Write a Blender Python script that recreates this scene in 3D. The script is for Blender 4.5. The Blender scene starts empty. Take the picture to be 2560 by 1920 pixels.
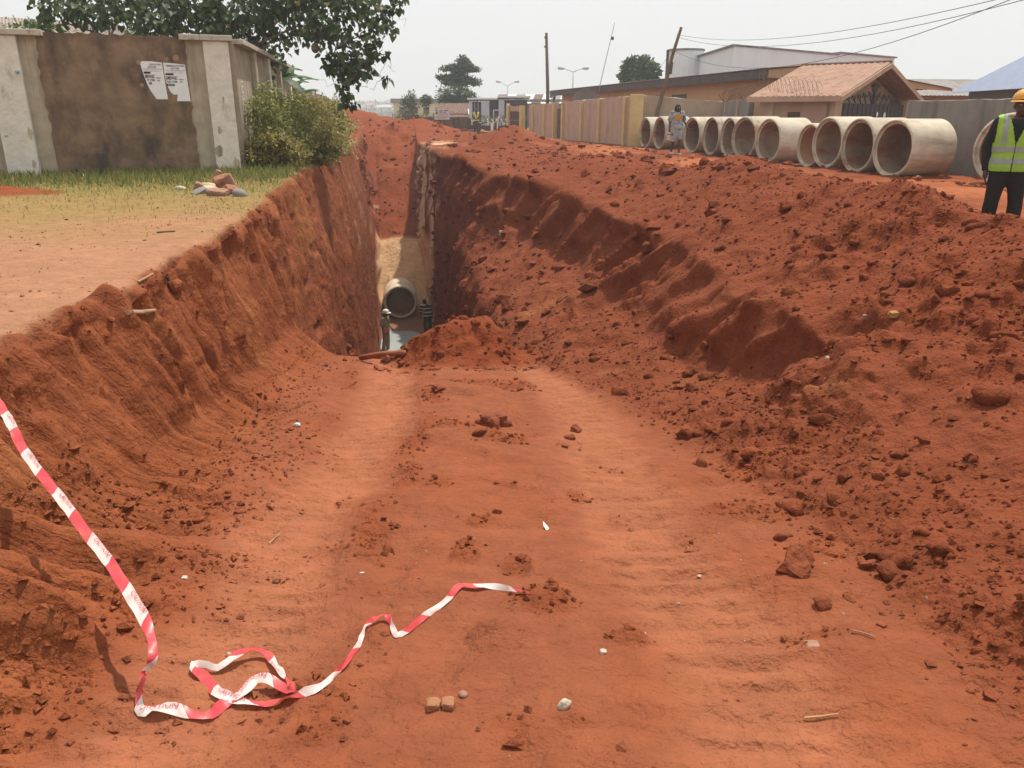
import bpy, math, random
import numpy as np
from mathutils import Vector, Matrix, Euler

# ------------------------------------------------------------------ camera, sky, sun, exposure
SC = bpy.context.scene
COL = SC.collection
PITCH = math.radians(18.9)
CAMZ = 1.43
FPX = 1970.0                       # focal length in pixels of a 2560 px wide frame
cam = bpy.data.cameras.new('camera'); camo = bpy.data.objects.new('camera', cam)
COL.objects.link(camo); SC.camera = camo
camo.location = (0, 0, CAMZ); camo.rotation_euler = (math.pi/2 - PITCH, 0, 0)
cam.sensor_width = 36.0; cam.lens = 36.0*FPX/2560.0
cam.clip_start = 0.05; cam.clip_end = 6000.0

SUN_EL = math.radians(65.0)
SUN_AZ = math.radians(28.0)        # from +Y (ahead) towards +X (right)
SUN_DIR = Vector((math.cos(SUN_EL)*math.sin(SUN_AZ), math.cos(SUN_EL)*math.cos(SUN_AZ), math.sin(SUN_EL)))
world = bpy.data.worlds.new('World'); SC.world = world; world.use_nodes = True
wn = world.node_tree; wn.nodes.clear()
w_out = wn.nodes.new('ShaderNodeOutputWorld'); w_bg = wn.nodes.new('ShaderNodeBackground')
w_sky = wn.nodes.new('ShaderNodeTexSky'); w_sky.sky_type = 'NISHITA'; w_sky.sun_disc = False
w_sky.sun_elevation = SUN_EL; w_sky.sun_rotation = SUN_AZ
w_sky.altitude = 100; w_sky.air_density = 1.6; w_sky.dust_density = 9.0; w_sky.ozone_density = 1.0
w_hsv = wn.nodes.new('ShaderNodeHueSaturation'); w_hsv.inputs['Saturation'].default_value = 0.10
w_mix = wn.nodes.new('ShaderNodeMixRGB'); w_mix.inputs[0].default_value = 0.88
w_mix.inputs[2].default_value = (9.0, 9.15, 9.15, 1)       # even white haze veil over the whole sky
wn.links.new(w_sky.outputs[0], w_hsv.inputs['Color']); wn.links.new(w_hsv.outputs[0], w_mix.inputs[1])
wn.links.new(w_mix.outputs[0], w_bg.inputs[0]); w_bg.inputs[1].default_value = 0.10
wn.links.new(w_bg.outputs[0], w_out.inputs[0])

sun = bpy.data.lights.new('sun', 'SUN'); suno = bpy.data.objects.new('sun', sun); COL.objects.link(suno)
sun.energy = 4.8; sun.angle = math.radians(1.2); sun.color = (1.0, 0.93, 0.82)
suno.rotation_euler = SUN_DIR.to_track_quat('Z', 'Y').to_euler(); suno.location = (20, 8, 40)

SC.view_settings.view_transform = 'Standard'; SC.view_settings.look = 'None'
SC.view_settings.exposure = 0.10; SC.view_settings.gamma = 1.0; SC.view_settings.use_curve_mapping = False
SC.render.engine = 'CYCLES'
SC.cycles.use_denoising = True
SC.cycles.max_bounces = 5; SC.cycles.diffuse_bounces = 3; SC.cycles.glossy_bounces = 2
SC.cycles.transmission_bounces = 3; SC.cycles.volume_bounces = 0; SC.cycles.transparent_max_bounces = 6
SC.cycles.use_adaptive_sampling = True; SC.cycles.adaptive_threshold = 0.015

random.seed(7); RNG = np.random.default_rng(11)
CP, SP = math.cos(PITCH), math.sin(PITCH)
def ray(px, py):                   # direction through a photo pixel, Y-forward world axes
    a = (px-1280)/FPX; b = (960-py)/FPX
    return Vector((a, CP + b*SP, -SP + b*CP))
def at_y(px, py, Y):               # the point of that sight line at distance Y
    r = ray(px, py); k = Y/r.y
    return Vector((r.x*k, Y, CAMZ + r.z*k))
def at_z(px, py, z):               # ... at height z
    r = ray(px, py); k = (z-CAMZ)/r.z
    return Vector((r.x*k, r.y*k, z))

# ------------------------------------------------------------------ helpers
def tag(o, label=None, cat=None, group=None, kind=None):
    if label: o['label'] = label
    if cat: o['category'] = cat
    if group: o['group'] = group
    if kind: o['kind'] = kind
    return o
def empty(name, loc=(0,0,0), rz=0.0, label=None, cat=None, group=None):
    o = bpy.data.objects.new(name, None); o.empty_display_size = 0.2
    COL.objects.link(o); o.location = loc; o.rotation_euler = (0, 0, rz)
    return tag(o, label, cat, group)
def link(name, me, mat=None, parent=None, loc=None, rot=None):
    o = bpy.data.objects.new(name, me); COL.objects.link(o)
    if mat is not None and len(me.materials) == 0: me.materials.append(mat)
    if parent is not None: o.parent = parent
    if loc is not None: o.location = loc
    if rot is not None: o.rotation_euler = rot
    return o
def np_mesh(name, V, F, smooth=False):
    """V (n,3); F (m,3) or (m,4) arrays, or a list of such arrays"""
    me = bpy.data.meshes.new(name)
    V = np.ascontiguousarray(V, dtype=np.float32)
    Fs = F if isinstance(F, list) else [F]
    Fs = [np.ascontiguousarray(f, dtype=np.int32) for f in Fs if len(f)]
    me.vertices.add(len(V)); me.vertices.foreach_set('co', V.ravel())
    nl = sum(f.size for f in Fs); npol = sum(len(f) for f in Fs)
    me.loops.add(nl); me.polygons.add(npol)
    me.loops.foreach_set('vertex_index', np.concatenate([f.ravel() for f in Fs]))
    starts = []; k = 0
    for f in Fs:
        starts.append(k + np.arange(len(f))*f.shape[1]); k += f.size
    me.polygons.foreach_set('loop_start', np.concatenate(starts).astype(np.int32))
    me.polygons.foreach_set('use_smooth', np.full(npol, smooth, dtype=bool))
    me.update(calc_edges=True); me.validate()
    return me
def set_colors(me, C, name='tint'):
    a = me.color_attributes.new(name, 'FLOAT_COLOR', 'POINT')
    C = np.concatenate([C, np.ones((len(C), 1))], axis=1).astype(np.float32)
    a.data.foreach_set('color', C.ravel())
class MB:
    """collects boxes, prisms and tubes for ONE part"""
    def __init__(s): s.v = []; s.f = []
    def add(s, verts, faces):
        k = len(s.v); s.v += [tuple(p) for p in verts]; s.f += [tuple(i+k for i in f) for f in faces]; return s
    def box(s, x0, x1, y0, y1, z0, z1, M=None):
        P = [(x,y,z) for z in (z0,z1) for y in (y0,y1) for x in (x0,x1)]
        if M is not None: P = [tuple(M @ Vector(p)) for p in P]
        return s.add(P, [(0,2,3,1),(4,5,7,6),(0,1,5,4),(2,6,7,3),(0,4,6,2),(1,3,7,5)])
    def prism(s, pts, z0, z1, M=None):
        n = len(pts); P = [(p[0],p[1],z0) for p in pts]+[(p[0],p[1],z1) for p in pts]
        if M is not None: P = [tuple(M @ Vector(p)) for p in P]
        return s.add(P, [tuple(range(n-1,-1,-1)), tuple(range(n,2*n))]+[(i,(i+1)%n,n+(i+1)%n,n+i) for i in range(n)])
    def tube(s, pts, radii, n=8, cap=True):
        pts = [Vector(p) for p in pts]
        if not hasattr(radii, '__len__'): radii = [radii]*len(pts)
        k0 = len(s.v); prev = None
        for i, p in enumerate(pts):
            d = (pts[min(i+1,len(pts)-1)]-pts[max(i-1,0)])
            if d.length < 1e-9: d = Vector((0,0,1))
            d.normalize()
            if prev is None:
                a = d.orthogonal().normalized()
            else:
                a = prev - d*prev.dot(d)
                a = a.normalized() if a.length > 1e-6 else d.orthogonal().normalized()
            prev = a; b = d.cross(a)
            for j in range(n):
                t = 2*math.pi*j/n
                s.v.append(tuple(p + (a*math.cos(t)+b*math.sin(t))*radii[i]))
        for i in range(len(pts)-1):
            for j in range(n):
                s.f.append((k0+i*n+j, k0+i*n+(j+1)%n, k0+(i+1)*n+(j+1)%n, k0+(i+1)*n+j))
        if cap:
            s.f.append(tuple(k0+j for j in range(n-1,-1,-1)))
            s.f.append(tuple(k0+(len(pts)-1)*n+j for j in range(n)))
        return s
    def mesh(s, name='m', smooth=False):
        me = bpy.data.meshes.new(name); me.from_pydata(s.v, [], s.f)
        if smooth: me.polygons.foreach_set('use_smooth', np.ones(len(me.polygons), dtype=bool))
        me.update(); return me
    def build(s, name, mat, parent=None, smooth=False, loc=None, rot=None, bevel=0.0):
        o = link(name, s.mesh(name, smooth), mat, parent, loc, rot)
        if bevel > 0:
            m = o.modifiers.new('bevel', 'BEVEL'); m.width = bevel; m.segments = 1; m.limit_method = 'ANGLE'
        return o

# value noise on numpy arrays ------------------------------------------------
_T = RNG.random(1 << 16).astype(np.float32)*2-1
def vnoise(x, y, z, seed=0):
    x, y, z = np.broadcast_arrays(x, y, z)
    xf = np.floor(x); yf = np.floor(y); zf = np.floor(z)
    fx = (x-xf).astype(np.float32); fy = (y-yf).astype(np.float32); fz = (z-zf).astype(np.float32)
    fx = fx*fx*(3-2*fx); fy = fy*fy*(3-2*fy); fz = fz*fz*(3-2*fz)
    xi = xf.astype(np.int32).view(np.uint32); yi = yf.astype(np.int32).view(np.uint32); zi = zf.astype(np.int32).view(np.uint32)
    ax = (xi*np.uint32(73856093), (xi+np.uint32(1))*np.uint32(73856093))
    ay = (yi*np.uint32(19349663), (yi+np.uint32(1))*np.uint32(19349663))
    sd = np.uint32((seed*2654435761) & 0xFFFFFFFF)
    az = (zi*np.uint32(83492791) ^ sd, ((zi+np.uint32(1))*np.uint32(83492791)) ^ sd)
    def h(a, b, c):
        k = (a ^ b ^ c)*np.uint32(1274126177)
        return _T[(k ^ (k >> np.uint32(15))) & np.uint32(0xFFFF)]
    def pl(c):
        lo = h(ax[0], ay[0], c); lo = lo+(h(ax[1], ay[0], c)-lo)*fx
        hi = h(ax[0], ay[1], c); hi = hi+(h(ax[1], ay[1], c)-hi)*fx
        return lo+(hi-lo)*fy
    a = pl(az[0]); return a+(pl(az[1])-a)*fz
def fbm(x, y, z, oct=3, seed=0):
    s = 0; a = 1; t = 0
    for i in range(oct):
        s = s + a*vnoise(x*2**i, y*2**i, z*2**i, seed+i); t += a; a *= .5
    return s/t
def sstep(a, b, x):
    t = np.clip((x-a)/(b-a), 0, 1); return t*t*(3-2*t)

# materials -------------------------------------------------------------------
def mat_base(name):
    m = bpy.data.materials.new(name); m.use_nodes = True
    nt = m.node_tree; b = nt.nodes['Principled BSDF']
    b.inputs['Specular IOR Level'].default_value = 0.25
    return m, nt, b
def mat(name, col, rough=0.8, var=0.12, scale=6.0, bump=0.0, bscale=40.0, metal=0.0, spec=None, stains=None, coord='Object', detail=4.0):
    """plain surface with mottled colour, optional second stain colour and fine relief"""
    m, nt, b = mat_base(name); N = nt.nodes; L = nt.links
    tc = N.new('ShaderNodeTexCoord')
    n1 = N.new('ShaderNodeTexNoise'); n1.inputs['Scale'].default_value = scale; n1.inputs['Detail'].default_value = detail
    L.new(tc.outputs[coord], n1.inputs['Vector'])
    rp = N.new('ShaderNodeValToRGB'); e = rp.color_ramp.elements
    e[0].position = .25; e[1].position = .75
    e[0].color = tuple(max(0, c*(1-var)) for c in col)+(1,); e[1].color = tuple(min(1, c*(1+var)) for c in col)+(1,)
    L.new(n1.outputs['Fac'], rp.inputs[0]); outc = rp.outputs[0]
    if stains:
        scol, ssc, lo, hi = stains
        n2 = N.new('ShaderNodeTexNoise'); n2.inputs['Scale'].default_value = 1.0; n2.inputs['Detail'].default_value = 6; n2.inputs['Roughness'].default_value = .65
        mp = N.new('ShaderNodeMapping'); mp.inputs['Scale'].default_value = ssc if hasattr(ssc, '__len__') else (ssc,)*3
        L.new(tc.outputs[coord], mp.inputs['Vector']); L.new(mp.outputs[0], n2.inputs['Vector'])
        r2 = N.new('ShaderNodeValToRGB'); r2.color_ramp.elements[0].position = lo; r2.color_ramp.elements[1].position = hi
        L.new(n2.outputs['Fac'], r2.inputs[0])
        mx = N.new('ShaderNodeMixRGB'); L.new(r2.outputs[0], mx.inputs[0]); L.new(outc, mx.inputs[1])
        mx.inputs[2].default_value = tuple(scol)+(1,); outc = mx.outputs[0]
    L.new(outc, b.inputs['Base Color']); b.inputs['Roughness'].default_value = rough; b.inputs['Metallic'].default_value = metal
    if spec is not None: b.inputs['Specular IOR Level'].default_value = spec
    if bump > 0:
        n3 = N.new('ShaderNodeTexNoise'); n3.inputs['Scale'].default_value = bscale; n3.inputs['Detail'].default_value = 4
        L.new(tc.outputs[coord], n3.inputs['Vector'])
        bp = N.new('ShaderNodeBump'); bp.inputs['Strength'].default_value = 1.0; bp.inputs['Distance'].default_value = bump
        L.new(n3.outputs['Fac'], bp.inputs['Height']); L.new(bp.outputs[0], b.inputs['Normal'])
    return m
def mat_tint(name, rough=0.9, var=0.18, scale=9.0, bump=0.0, bscale=60.0, trans=0.0, spec=.2, streak=0.0):
    """colour from the 'tint' vertex attribute, broken up with noise"""
    m, nt, b = mat_base(name); N = nt.nodes; L = nt.links
    at = N.new('ShaderNodeAttribute'); at.attribute_name = 'tint'
    tc = N.new('ShaderNodeTexCoord')
    n1 = N.new('ShaderNodeTexNoise'); n1.inputs['Scale'].default_value = scale; n1.inputs['Detail'].default_value = 6; n1.inputs['Roughness'].default_value = .7
    L.new(tc.outputs['Object'], n1.inputs['Vector'])
    mr = N.new('ShaderNodeMapRange'); mr.inputs[1].default_value = .3; mr.inputs[2].default_value = .7
    mr.inputs[3].default_value = 1-var; mr.inputs[4].default_value = 1+var
    L.new(n1.outputs['Fac'], mr.inputs[0])
    mul = N.new('ShaderNodeVectorMath'); mul.operation = 'SCALE'
    L.new(at.outputs['Color'], mul.inputs[0]); L.new(mr.outputs[0], mul.inputs['Scale'])
    L.new(mul.outputs[0], b.inputs['Base Color']); b.inputs['Roughness'].default_value = rough
    b.inputs['Specular IOR Level'].default_value = spec
    if bump > 0:
        n3 = N.new('ShaderNodeTexNoise'); n3.inputs['Scale'].default_value = bscale; n3.inputs['Detail'].default_value = 5; n3.inputs['Roughness'].default_value = .65
        L.new(tc.outputs['Object'], n3.inputs['Vector'])
        bp = N.new('ShaderNodeBump'); bp.inputs['Strength'].default_value = 1.0; bp.inputs['Distance'].default_value = bump
        L.new(n3.outputs['Fac'], bp.inputs['Height']); nrm = bp.outputs[0]
        if streak > 0:
            mp = N.new('ShaderNodeMapping'); mp.inputs['Scale'].default_value = (3.5, 17.0, 3.0); L.new(tc.outputs['Object'], mp.inputs['Vector'])
            n4 = N.new('ShaderNodeTexNoise'); n4.inputs['Scale'].default_value = 1.0; n4.inputs['Detail'].default_value = 6; n4.inputs['Roughness'].default_value = .62; n4.inputs['Distortion'].default_value = .6
            L.new(mp.outputs[0], n4.inputs['Vector'])
            b2 = N.new('ShaderNodeBump'); b2.inputs['Strength'].default_value = 1.0; b2.inputs['Distance'].default_value = streak
            sa = N.new('ShaderNodeAttribute'); sa.attribute_name = 'streak'; L.new(sa.outputs['Fac'], b2.inputs['Strength'])
            L.new(n4.outputs['Fac'], b2.inputs['Height']); L.new(nrm, b2.inputs['Normal']); nrm = b2.outputs[0]
            n5 = N.new('ShaderNodeTexNoise'); n5.inputs['Scale'].default_value = 6.0; n5.inputs['Detail'].default_value = 4; n5.inputs['Roughness'].default_value = .6
            L.new(tc.outputs['Object'], n5.inputs['Vector'])
            b3 = N.new('ShaderNodeBump'); b3.inputs['Strength'].default_value = .7; b3.inputs['Distance'].default_value = streak*1.6
            L.new(n5.outputs['Fac'], b3.inputs['Height']); L.new(nrm, b3.inputs['Normal']); nrm = b3.outputs[0]
        L.new(nrm, b.inputs['Normal'])
    if trans > 0:
        out = nt.nodes['Material Output']; tr = N.new('ShaderNodeBsdfTranslucent'); L.new(mul.outputs[0], tr.inputs[0])
        ms = N.new('ShaderNodeMixShader'); ms.inputs[0].default_value = trans
        L.new(b.outputs[0], ms.inputs[1]); L.new(tr.outputs[0], ms.inputs[2]); L.new(ms.outputs[0], out.inputs['Surface'])
    return m
# ------------------------------------------------------------------ the ground: one lofted sheet with the trench cut into it
# every row is a cross-section at one distance Y; the columns are lines that run along the trench
def XL(Y):  return np.interp(Y, [-30,-4,0,3,4.9,6.9,11,16.5,27,45,60,110], [-2.2,-2.2,-2.5,-3.1,-3.3,-3.25,-3.75,-4.75,-6.0,-8.3,-10.2,-16])
def FLZ(Y): return np.interp(Y, [-30,-4,-.5,1,2.2,5.7,8.5,12.3], [-.02,-.02,-.08,-.27,-.53,-1.14,-1.63,-2.3])
ROWS = []
def row(Y, pts): ROWS.append((Y, pts))
def zl(Y): return np.interp(Y, [-4, 0, 5, 12, 20, 40, 110], [0, 0, .02, .02, .12, .15, .1])
for Y in (-30, -4):
    row(Y, [(-400,0),(-14,0),(-2.6,0),(-2.2,0),(-1.8,-.01),(-1.4,-.02),(-1,-.02),(-.6,-.02),(0,-.02),(.6,-.02),(1.1,-.02),(1.6,0),(2.2,0),(2.8,.02),(5,.05),(9,0),(400,0)])
row(0.0, [(-400,0),(-14,0),(-2.9,0),(-2.5,0),(-2.0,-.03),(-1.6,-.06),(-1.3,-.1),(-.8,-.12),(0,-.14),(.8,-.13),(1.6,-.1),(2.0,-.06),(2.5,0),(3.0,.05),(5,.1),(9,0),(400,0)])
row(1.6, [(-400,0),(-14,0),(-3.2,0),(-2.8,0),(-2.35,-.1),(-1.95,-.22),(-1.5,-.37),(-.9,-.4),(0,-.4),(.9,-.4),(1.7,-.38),(2.1,-.28),(2.5,-.15),(2.9,.0),(5,.1),(9,0),(400,0)])
row(3.0, [(-400,0),(-14,0),(-3.5,0),(-3.1,-.02),(-2.65,-.2),(-2.2,-.43),(-1.75,-.64),(-1.1,-.69),(-.2,-.68),(.8,-.68),(1.75,-.66),(2.1,-.52),(2.6,-.38),(3.1,-.15),(4.5,.4),(6.6,0),(400,0)])
row(4.3, [(-400,0),(-14,.02),(-3.6,.01),(-3.25,-.02),(-2.85,-.38),(-2.42,-.70),(-1.9,-.88),(-1.2,-.92),(-.3,-.9),(.8,-.91),(1.76,-.9),(2.05,-.72),(2.5,-.55),(2.95,-.32),(4.75,.5),(6.8,0),(400,0)])
row(5.7, [(-400,0),(-14,.03),(-3.65,.02),(-3.3,0),(-3.0,-.5),(-2.68,-.97),(-2.25,-1.11),(-1.35,-1.16),(-.4,-1.12),(.75,-1.14),(1.62,-1.14),(1.98,-.94),(2.4,-.78),(2.9,-.42),(4.75,.52),(6.0,-.03),(400,0)])
row(7.0, [(-400,0),(-14,.03),(-3.6,.03),(-3.28,0),(-3.06,-.6),(-2.82,-1.18),(-2.44,-1.36),(-1.55,-1.4),(-.55,-1.34),(.7,-1.38),(1.4,-1.36),(1.85,-1.18),(2.35,-1.02),(2.9,-.48),(4.7,.52),(5.7,-.06),(400,0)])
row(8.5, [(-400,0),(-14,.04),(-3.78,.03),(-3.45,0),(-3.3,-.7),(-3.1,-1.38),(-2.74,-1.61),(-1.8,-1.65),(-.7,-1.58),(.55,-1.63),(1.1,-1.6),(1.68,-1.42),(2.28,-1.24),(2.9,-.5),(4.7,.52),(5.6,-.08),(400,0)])
row(10.4,[(-400,0),(-14,.05),(-4.0,.04),(-3.66,.01),(-3.52,-.8),(-3.34,-1.6),(-2.96,-1.93),(-2.1,-1.98),(-1.0,-1.92),(.15,-1.96),(.55,-1.93),(1.2,-1.66),(1.98,-1.38),(2.82,-.48),(4.65,.55),(5.7,-.06),(400,0)])
row(12.3,[(-400,0),(-14,.05),(-4.25,.04),(-3.9,.02),(-3.74,-.9),(-3.5,-1.8),(-2.95,-2.26),(-2.3,-2.3),(-1.3,-2.26),(-.4,-2.3),(.05,-2.26),(.85,-1.88),(1.75,-1.48),(2.66,-.46),(4.6,.56),(6.2,-.03),(400,0)])
def deep(Y, fz=-7.5, bench=True):
    xl = float(XL(Y)); z0 = float(zl(Y)); f = -2.78-.142*(Y-13); g = f+2.2
    xt = float(np.interp(Y, [12,12.8,17.4,22.3,24.2,30,33.5,36,45], [2.7,2.6,1.9,.5,-.4,-1.9,-2.7,-3.3,-5.1]))
    xb = .0-.137*(Y-12.4); zb = -2.4
    xc = float(np.interp(Y, [12.3,14.7,17,19.4,24,28,30], [1.75,1.55,1.2,.7,-.95,-1.95,-2.2])); zc = float(np.interp(Y, [12,20,26,30], [-1.5,-1.5,-1.45,-1.35]))
    if Y >= 30: xb = g+.32; xc = .5*(xb+xt)+.05; zb = -2.7; zc = -1.3
    if Y > 30: g = f+2.42
    row(Y, [(-400,0),(-18,.1),(xl-.4,z0+.02),(xl,z0),(xl+.30*(f-xl),-1.4),(xl+.62*(f-xl),-3.4),(f,fz),(f+.4,fz-.06),(f+1.1,fz-.08),(g-.4,fz-.06),(g,fz),
            (xb,zb),(xc,zc),(xt,float(np.interp(Y, [12,18,24,30], [-.5,-.45,-.3,-.2]))),(float(np.interp(Y, [12,14.5,17,21,26,30], [4.6,4.3,4.2,3.2,2.0,.2])),float(np.interp(Y, [12,14.5,17,21,26], [.56,.55,.42,.14,.1]))),(float(np.interp(Y, [12,17,30], [6.2,6.4,4.2])),0),(400,0)])
for Y in (12.75, 14.5, 17, 20, 24, 28, 30, 33, 35.6): deep(Y)
def fill(Y, fz, crest=0.0):
    xl = float(XL(Y)); f = -2.78-.142*(Y-13); g = f+float(np.interp(Y, [36,38,41,46], [2.35,2.15,1.95,1.9]))
    xt = float(np.interp(Y, [33.5,36,45,60,80], [-2.7,-3.3,-5.1,-7.2,-10])); k = (7.5+fz)/7.5
    def lerp(x, z): return x, max(z, fz) if z < fz else z
    row(Y, [(-400,0),(-20,.1),(xl-.4,.1),(xl,max(.1,fz)),(xl+.30*(f-xl),max(-1.4,fz)),(xl+.62*(f-xl),max(-3.4,fz+.0)),(f-.12*k,max(fz,-7.5)),(f+.4,fz+.02),(f+1.0,fz+.05),(g-.4,fz),(g,fz),
            (g+.3,max(-2.7,fz)),(.5*(g+.3+xt)+.05,max(-1.3,fz)),(xt,max(-.05,fz)),(xt+2.3,.15),(xt+6.5,0),(400,0)])
for Y, z in ((36.3,-7.35),(37.0,-6.7),(38.2,-5.4),(39.4,-4.6),(40.2,-4.35),(42,-3.5),(45,-1.9),(48,-.5),(51,.35),(56,.3),(62,.15)): fill(Y, z)
for Y, s in ((75,1),(110,1),(220,1),(600,1),(2500,1)):
    d = -.142*(min(Y,110)-62)
    row(Y, [(-1500 if Y>300 else -400,-.3),(-30,0)]+[(-9.5+d+i*.8, .05) for i in range(12)]+[(4+d,.02),(10+d,0),(1500 if Y>300 else 400,0)])
ROWS.sort(key=lambda r: r[0])
RY = np.array([r[0] for r in ROWS]); RX = np.array([[p[0] for p in r[1]] for r in ROWS]); RZ = np.array([[p[1] for p in r[1]] for r in ROWS])
# sample distances: dense near the camera
ys = [-30,-20,-12,-8,-6]; y = -5.0
while y < .6: ys.append(y); y += .1
while y < 66:
    ys.append(y); y += max(.0135, .0059*y) if not 12.2 < y < 12.9 else .02
while y < 2500: ys.append(y); y *= 1.06
ys.append(2500); YS = np.array(ys); NY = len(YS)
SEG = [14, 90, 14, 66, 74, 66, 34, 80, 80, 40, 66, 62, 76, 90, 56, 16]
us = []
for k, n in enumerate(SEG):
    t = np.arange(n)/n
    if k == 0: t = 1-(1-t)**3.5
    if k == 15: t = t**3.5
    if k == 1: t = 1-(1-t)**1.25
    if k == 14: t = t**1.2
    us.append(k+t)
us.append([len(SEG)]); US = np.concatenate(us); NU = len(US)
def resample(A):
    """smooth along the trench, then along the section"""
    B = np.empty((NY, A.shape[1]))
    for c in range(A.shape[1]): B[:, c] = np.interp(YS, RY, A[:, c])
    k0 = np.floor(US).astype(int).clip(0, A.shape[1]-2); t = US-k0
    return B[:, k0]*(1-t)+B[:, k0+1]*t
GX = resample(RX); GZ = resample(RZ); GY = np.repeat(YS[:, None], NU, 1)
def blur_u(A, n):
    for _ in range(n):
        A = A.copy(); A[:, 1:-1] = .25*A[:, :-2]+.5*A[:, 1:-1]+.25*A[:, 2:]
    return A
GXs = GX.copy()
inner = (US > 1.9) & (US < 14.5)
bx, bz = blur_u(GX, 60), blur_u(GZ, 60)
GX = np.where(inner[None, :], bx, GX); GZ = np.where(inner[None, :], bz, GZ)
U = np.repeat(US[None, :], NY, 0)
def band(a, b, w=.25): return sstep(a-w, a+w, U)*(1-sstep(b-w, b+w, U))
# soil heaps beside the trench and on the ramp
def heap(x, y, h, rx, ry, p=1.0):
    global GZ
    d = np.sqrt(((GX-x)/rx)**2+((GY-y)/ry)**2)*(1+.25*fbm(GX*1.3/max(rx,.6), GY*1.3/max(ry,.6), GZ*0, 2, int(abs(x*31+y*17))))
    GZ = GZ + h*(sstep(0, 1.05, 1-d) if p == 0 else np.clip(1-d, 0, 1)**p*(1+.2*np.clip(1-d,0,1)))
HEAPS = [(-.72,11.75,.64,1.25,1.15,0),(-.35,11.5,.16,.5,.5,0),(-1.1,11.4,.14,.45,.4,0),(-4.62,31.5,-.3,1.15,1.9,0),                     # pile at the ramp's end
         (4.75,16.2,.26,1.7,1.5,0),(4.6,9.6,.12,1.0,1.2,0),(3.6,12.4,.12,1.0,1.4,0),(4.3,6.6,.1,.9,1.0,0),
         (2.0,22,.3,2.2,3.4,1.2),(.1,38.5,.72,3.1,3.2,1.2),(-1.6,30,.22,1.4,4,1.2),(-11.5,60,1.5,5.5,6,1.0),(-6.0,55,.75,4.2,4.5,1.0),(-3.0,49,.35,3,3.5,1.1),
         (-9.4,50,.5,3.2,6,1.0),(-9.2,14.5,.12,1.2,.7,1.0),(3.4,33,.25,2.4,4,1.3),(4.6,27,.18,1.6,3,1.2),
         (-.6,8.6,.10,.8,.35,1),(.1,7.4,.07,.7,.3,1),(-.35,6.5,.05,.5,.22,1),(-2.0,5.0,.09,.5,.6,1),(-2.1,7.6,.10,.28,.9,1),(-1.8,3.4,.10,.45,.5,1),(-.05,2.75,.06,.16,.2,1),(1.45,3.3,.06,.35,.3,1)]
for h in HEAPS: heap(*h)
# masks
m_deepf = sstep(12.3, 12.6, GY)*(1-sstep(36, 37, GY))
m_left = band(3.0, 6.0, .35)*(1-sstep(47, 51, GY))*sstep(.8, 2.5, GY)
m_floor = band(6.0, 10.0, .4)*(1-sstep(12.1, 12.5, GY))
m_rlow = band(10.0, 12.0, .4); m_cut = band(12.0, 13.0, .3)*sstep(4.5, 7, GY)*(1-sstep(44, 48, GY))
m_rdeep = band(10.0, 11.0, .25)*sstep(12.5, 13, GY)*(1-sstep(47, 50, GY))
m_rup = band(13.1, 15.0, .4)
m_bank = (1-sstep(2.6, 3.1, U))
m_road = sstep(14.3, 14.8, U)
m_sand = band(5.6, 10.6, .15)*sstep(35.4, 36.2, GY)*(1-sstep(39.2, 39.9, GY))
m_fill = sstep(39.4, 40.4, GY)*(1-sstep(70, 90, GY))*band(3.2, 12.5, .4)
wob = .12*fbm(GY*.7, GX*0+3, GX*0, 2, 5)
tl = -1.62-.14*np.clip(GY-8,0,20)+.02*GY+wob; tr = .62-.10*np.clip(GY-8,0,20)+wob          # track centre lines on the ramp
tw = .33
trk_l = np.exp(-((GX-(tl+.55*(1-np.clip(GY/8,0,1))))/tw)**4)
trk_r = np.exp(-((GX-(tr+.30*(1-np.clip(GY/8,0,1))))/tw)**4)
m_trk = np.clip(trk_l+trk_r*.9, 0, 1)*m_floor*sstep(1.0, 2.2, GY)
# patches of loose crumbs turned up on the ramp
def on_ramp(px, py):
    r = ray(px, py); k = (CAMZ+.15)/(-r.z-.175*r.y); return r.x*k, r.y*k, k
PATCH = [(500,340,70,30),(600,385,120,40),(470,440,60,25),(420,540,50,60),(560,630,85,35),(660,520,50,30),(850,385,60,30),(930,440,50,25),(1020,470,60,25),(880,560,60,40),(990,630,60,40),(520,740,40,60),(690,770,40,40),(770,890,80,50),(1200,690,50,60),(1130,800,50,30),(60,430,100,60),(90,340,60,30),(50,720,50,50),(540,210,60,20),(330,200,30,15),(420,270,50,15),
         (680,220,60,25),(700,1330,110,70),(870,1300,90,50),(1500,500,160,60),(1420,620,120,60),(1560,760,120,70),(1700,1050,160,60),(1400,1180,130,50),(1160,1060,70,40),(1050,1000,60,30),(-100,1150,230,120),(-420,950,260,140),(-650,700,260,150),(-500,1250,260,120),(-250,750,120,90),(-80,600,90,60),(-750,1100,200,200),(150,560,30,40)]
patchm = np.zeros_like(GX)
near_r = GY < 14
for (a, b, w, h) in PATCH:
    px, py = 750+.788*a, 800+.788*b; x0, y0, k = on_ramp(px, py); sl = max(.25, (py-285)/1970.+.05)
    rx = 1.35*.788*w*k/FPX; ry = 1.3*.788*h*k/FPX/sl
    patchm = np.maximum(patchm, np.exp(-(((GX-x0)/rx)**2+((GY-y0)/ry)**2))*near_r)
kk = .55*(1-np.clip(GY/8, 0, 1)); ridge = .62*np.exp(-(((GX-(tl+kk))-.52)/.16)**2)*(GY < 12)*(GY > 2)+.5*np.exp(-(((GX-(tl+kk))+.5)/.14)**2)*(GY < 12)*(GY > 2)
patchm = np.maximum(patchm, ridge)
patchm = sstep(.25, .95, patchm*(1+1.5*fbm(GX*2.3, GY*2.3, GX*0, 4, 44)))*(U > 4.4)*(U < 11.5)*(1-.7*m_trk)
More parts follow.
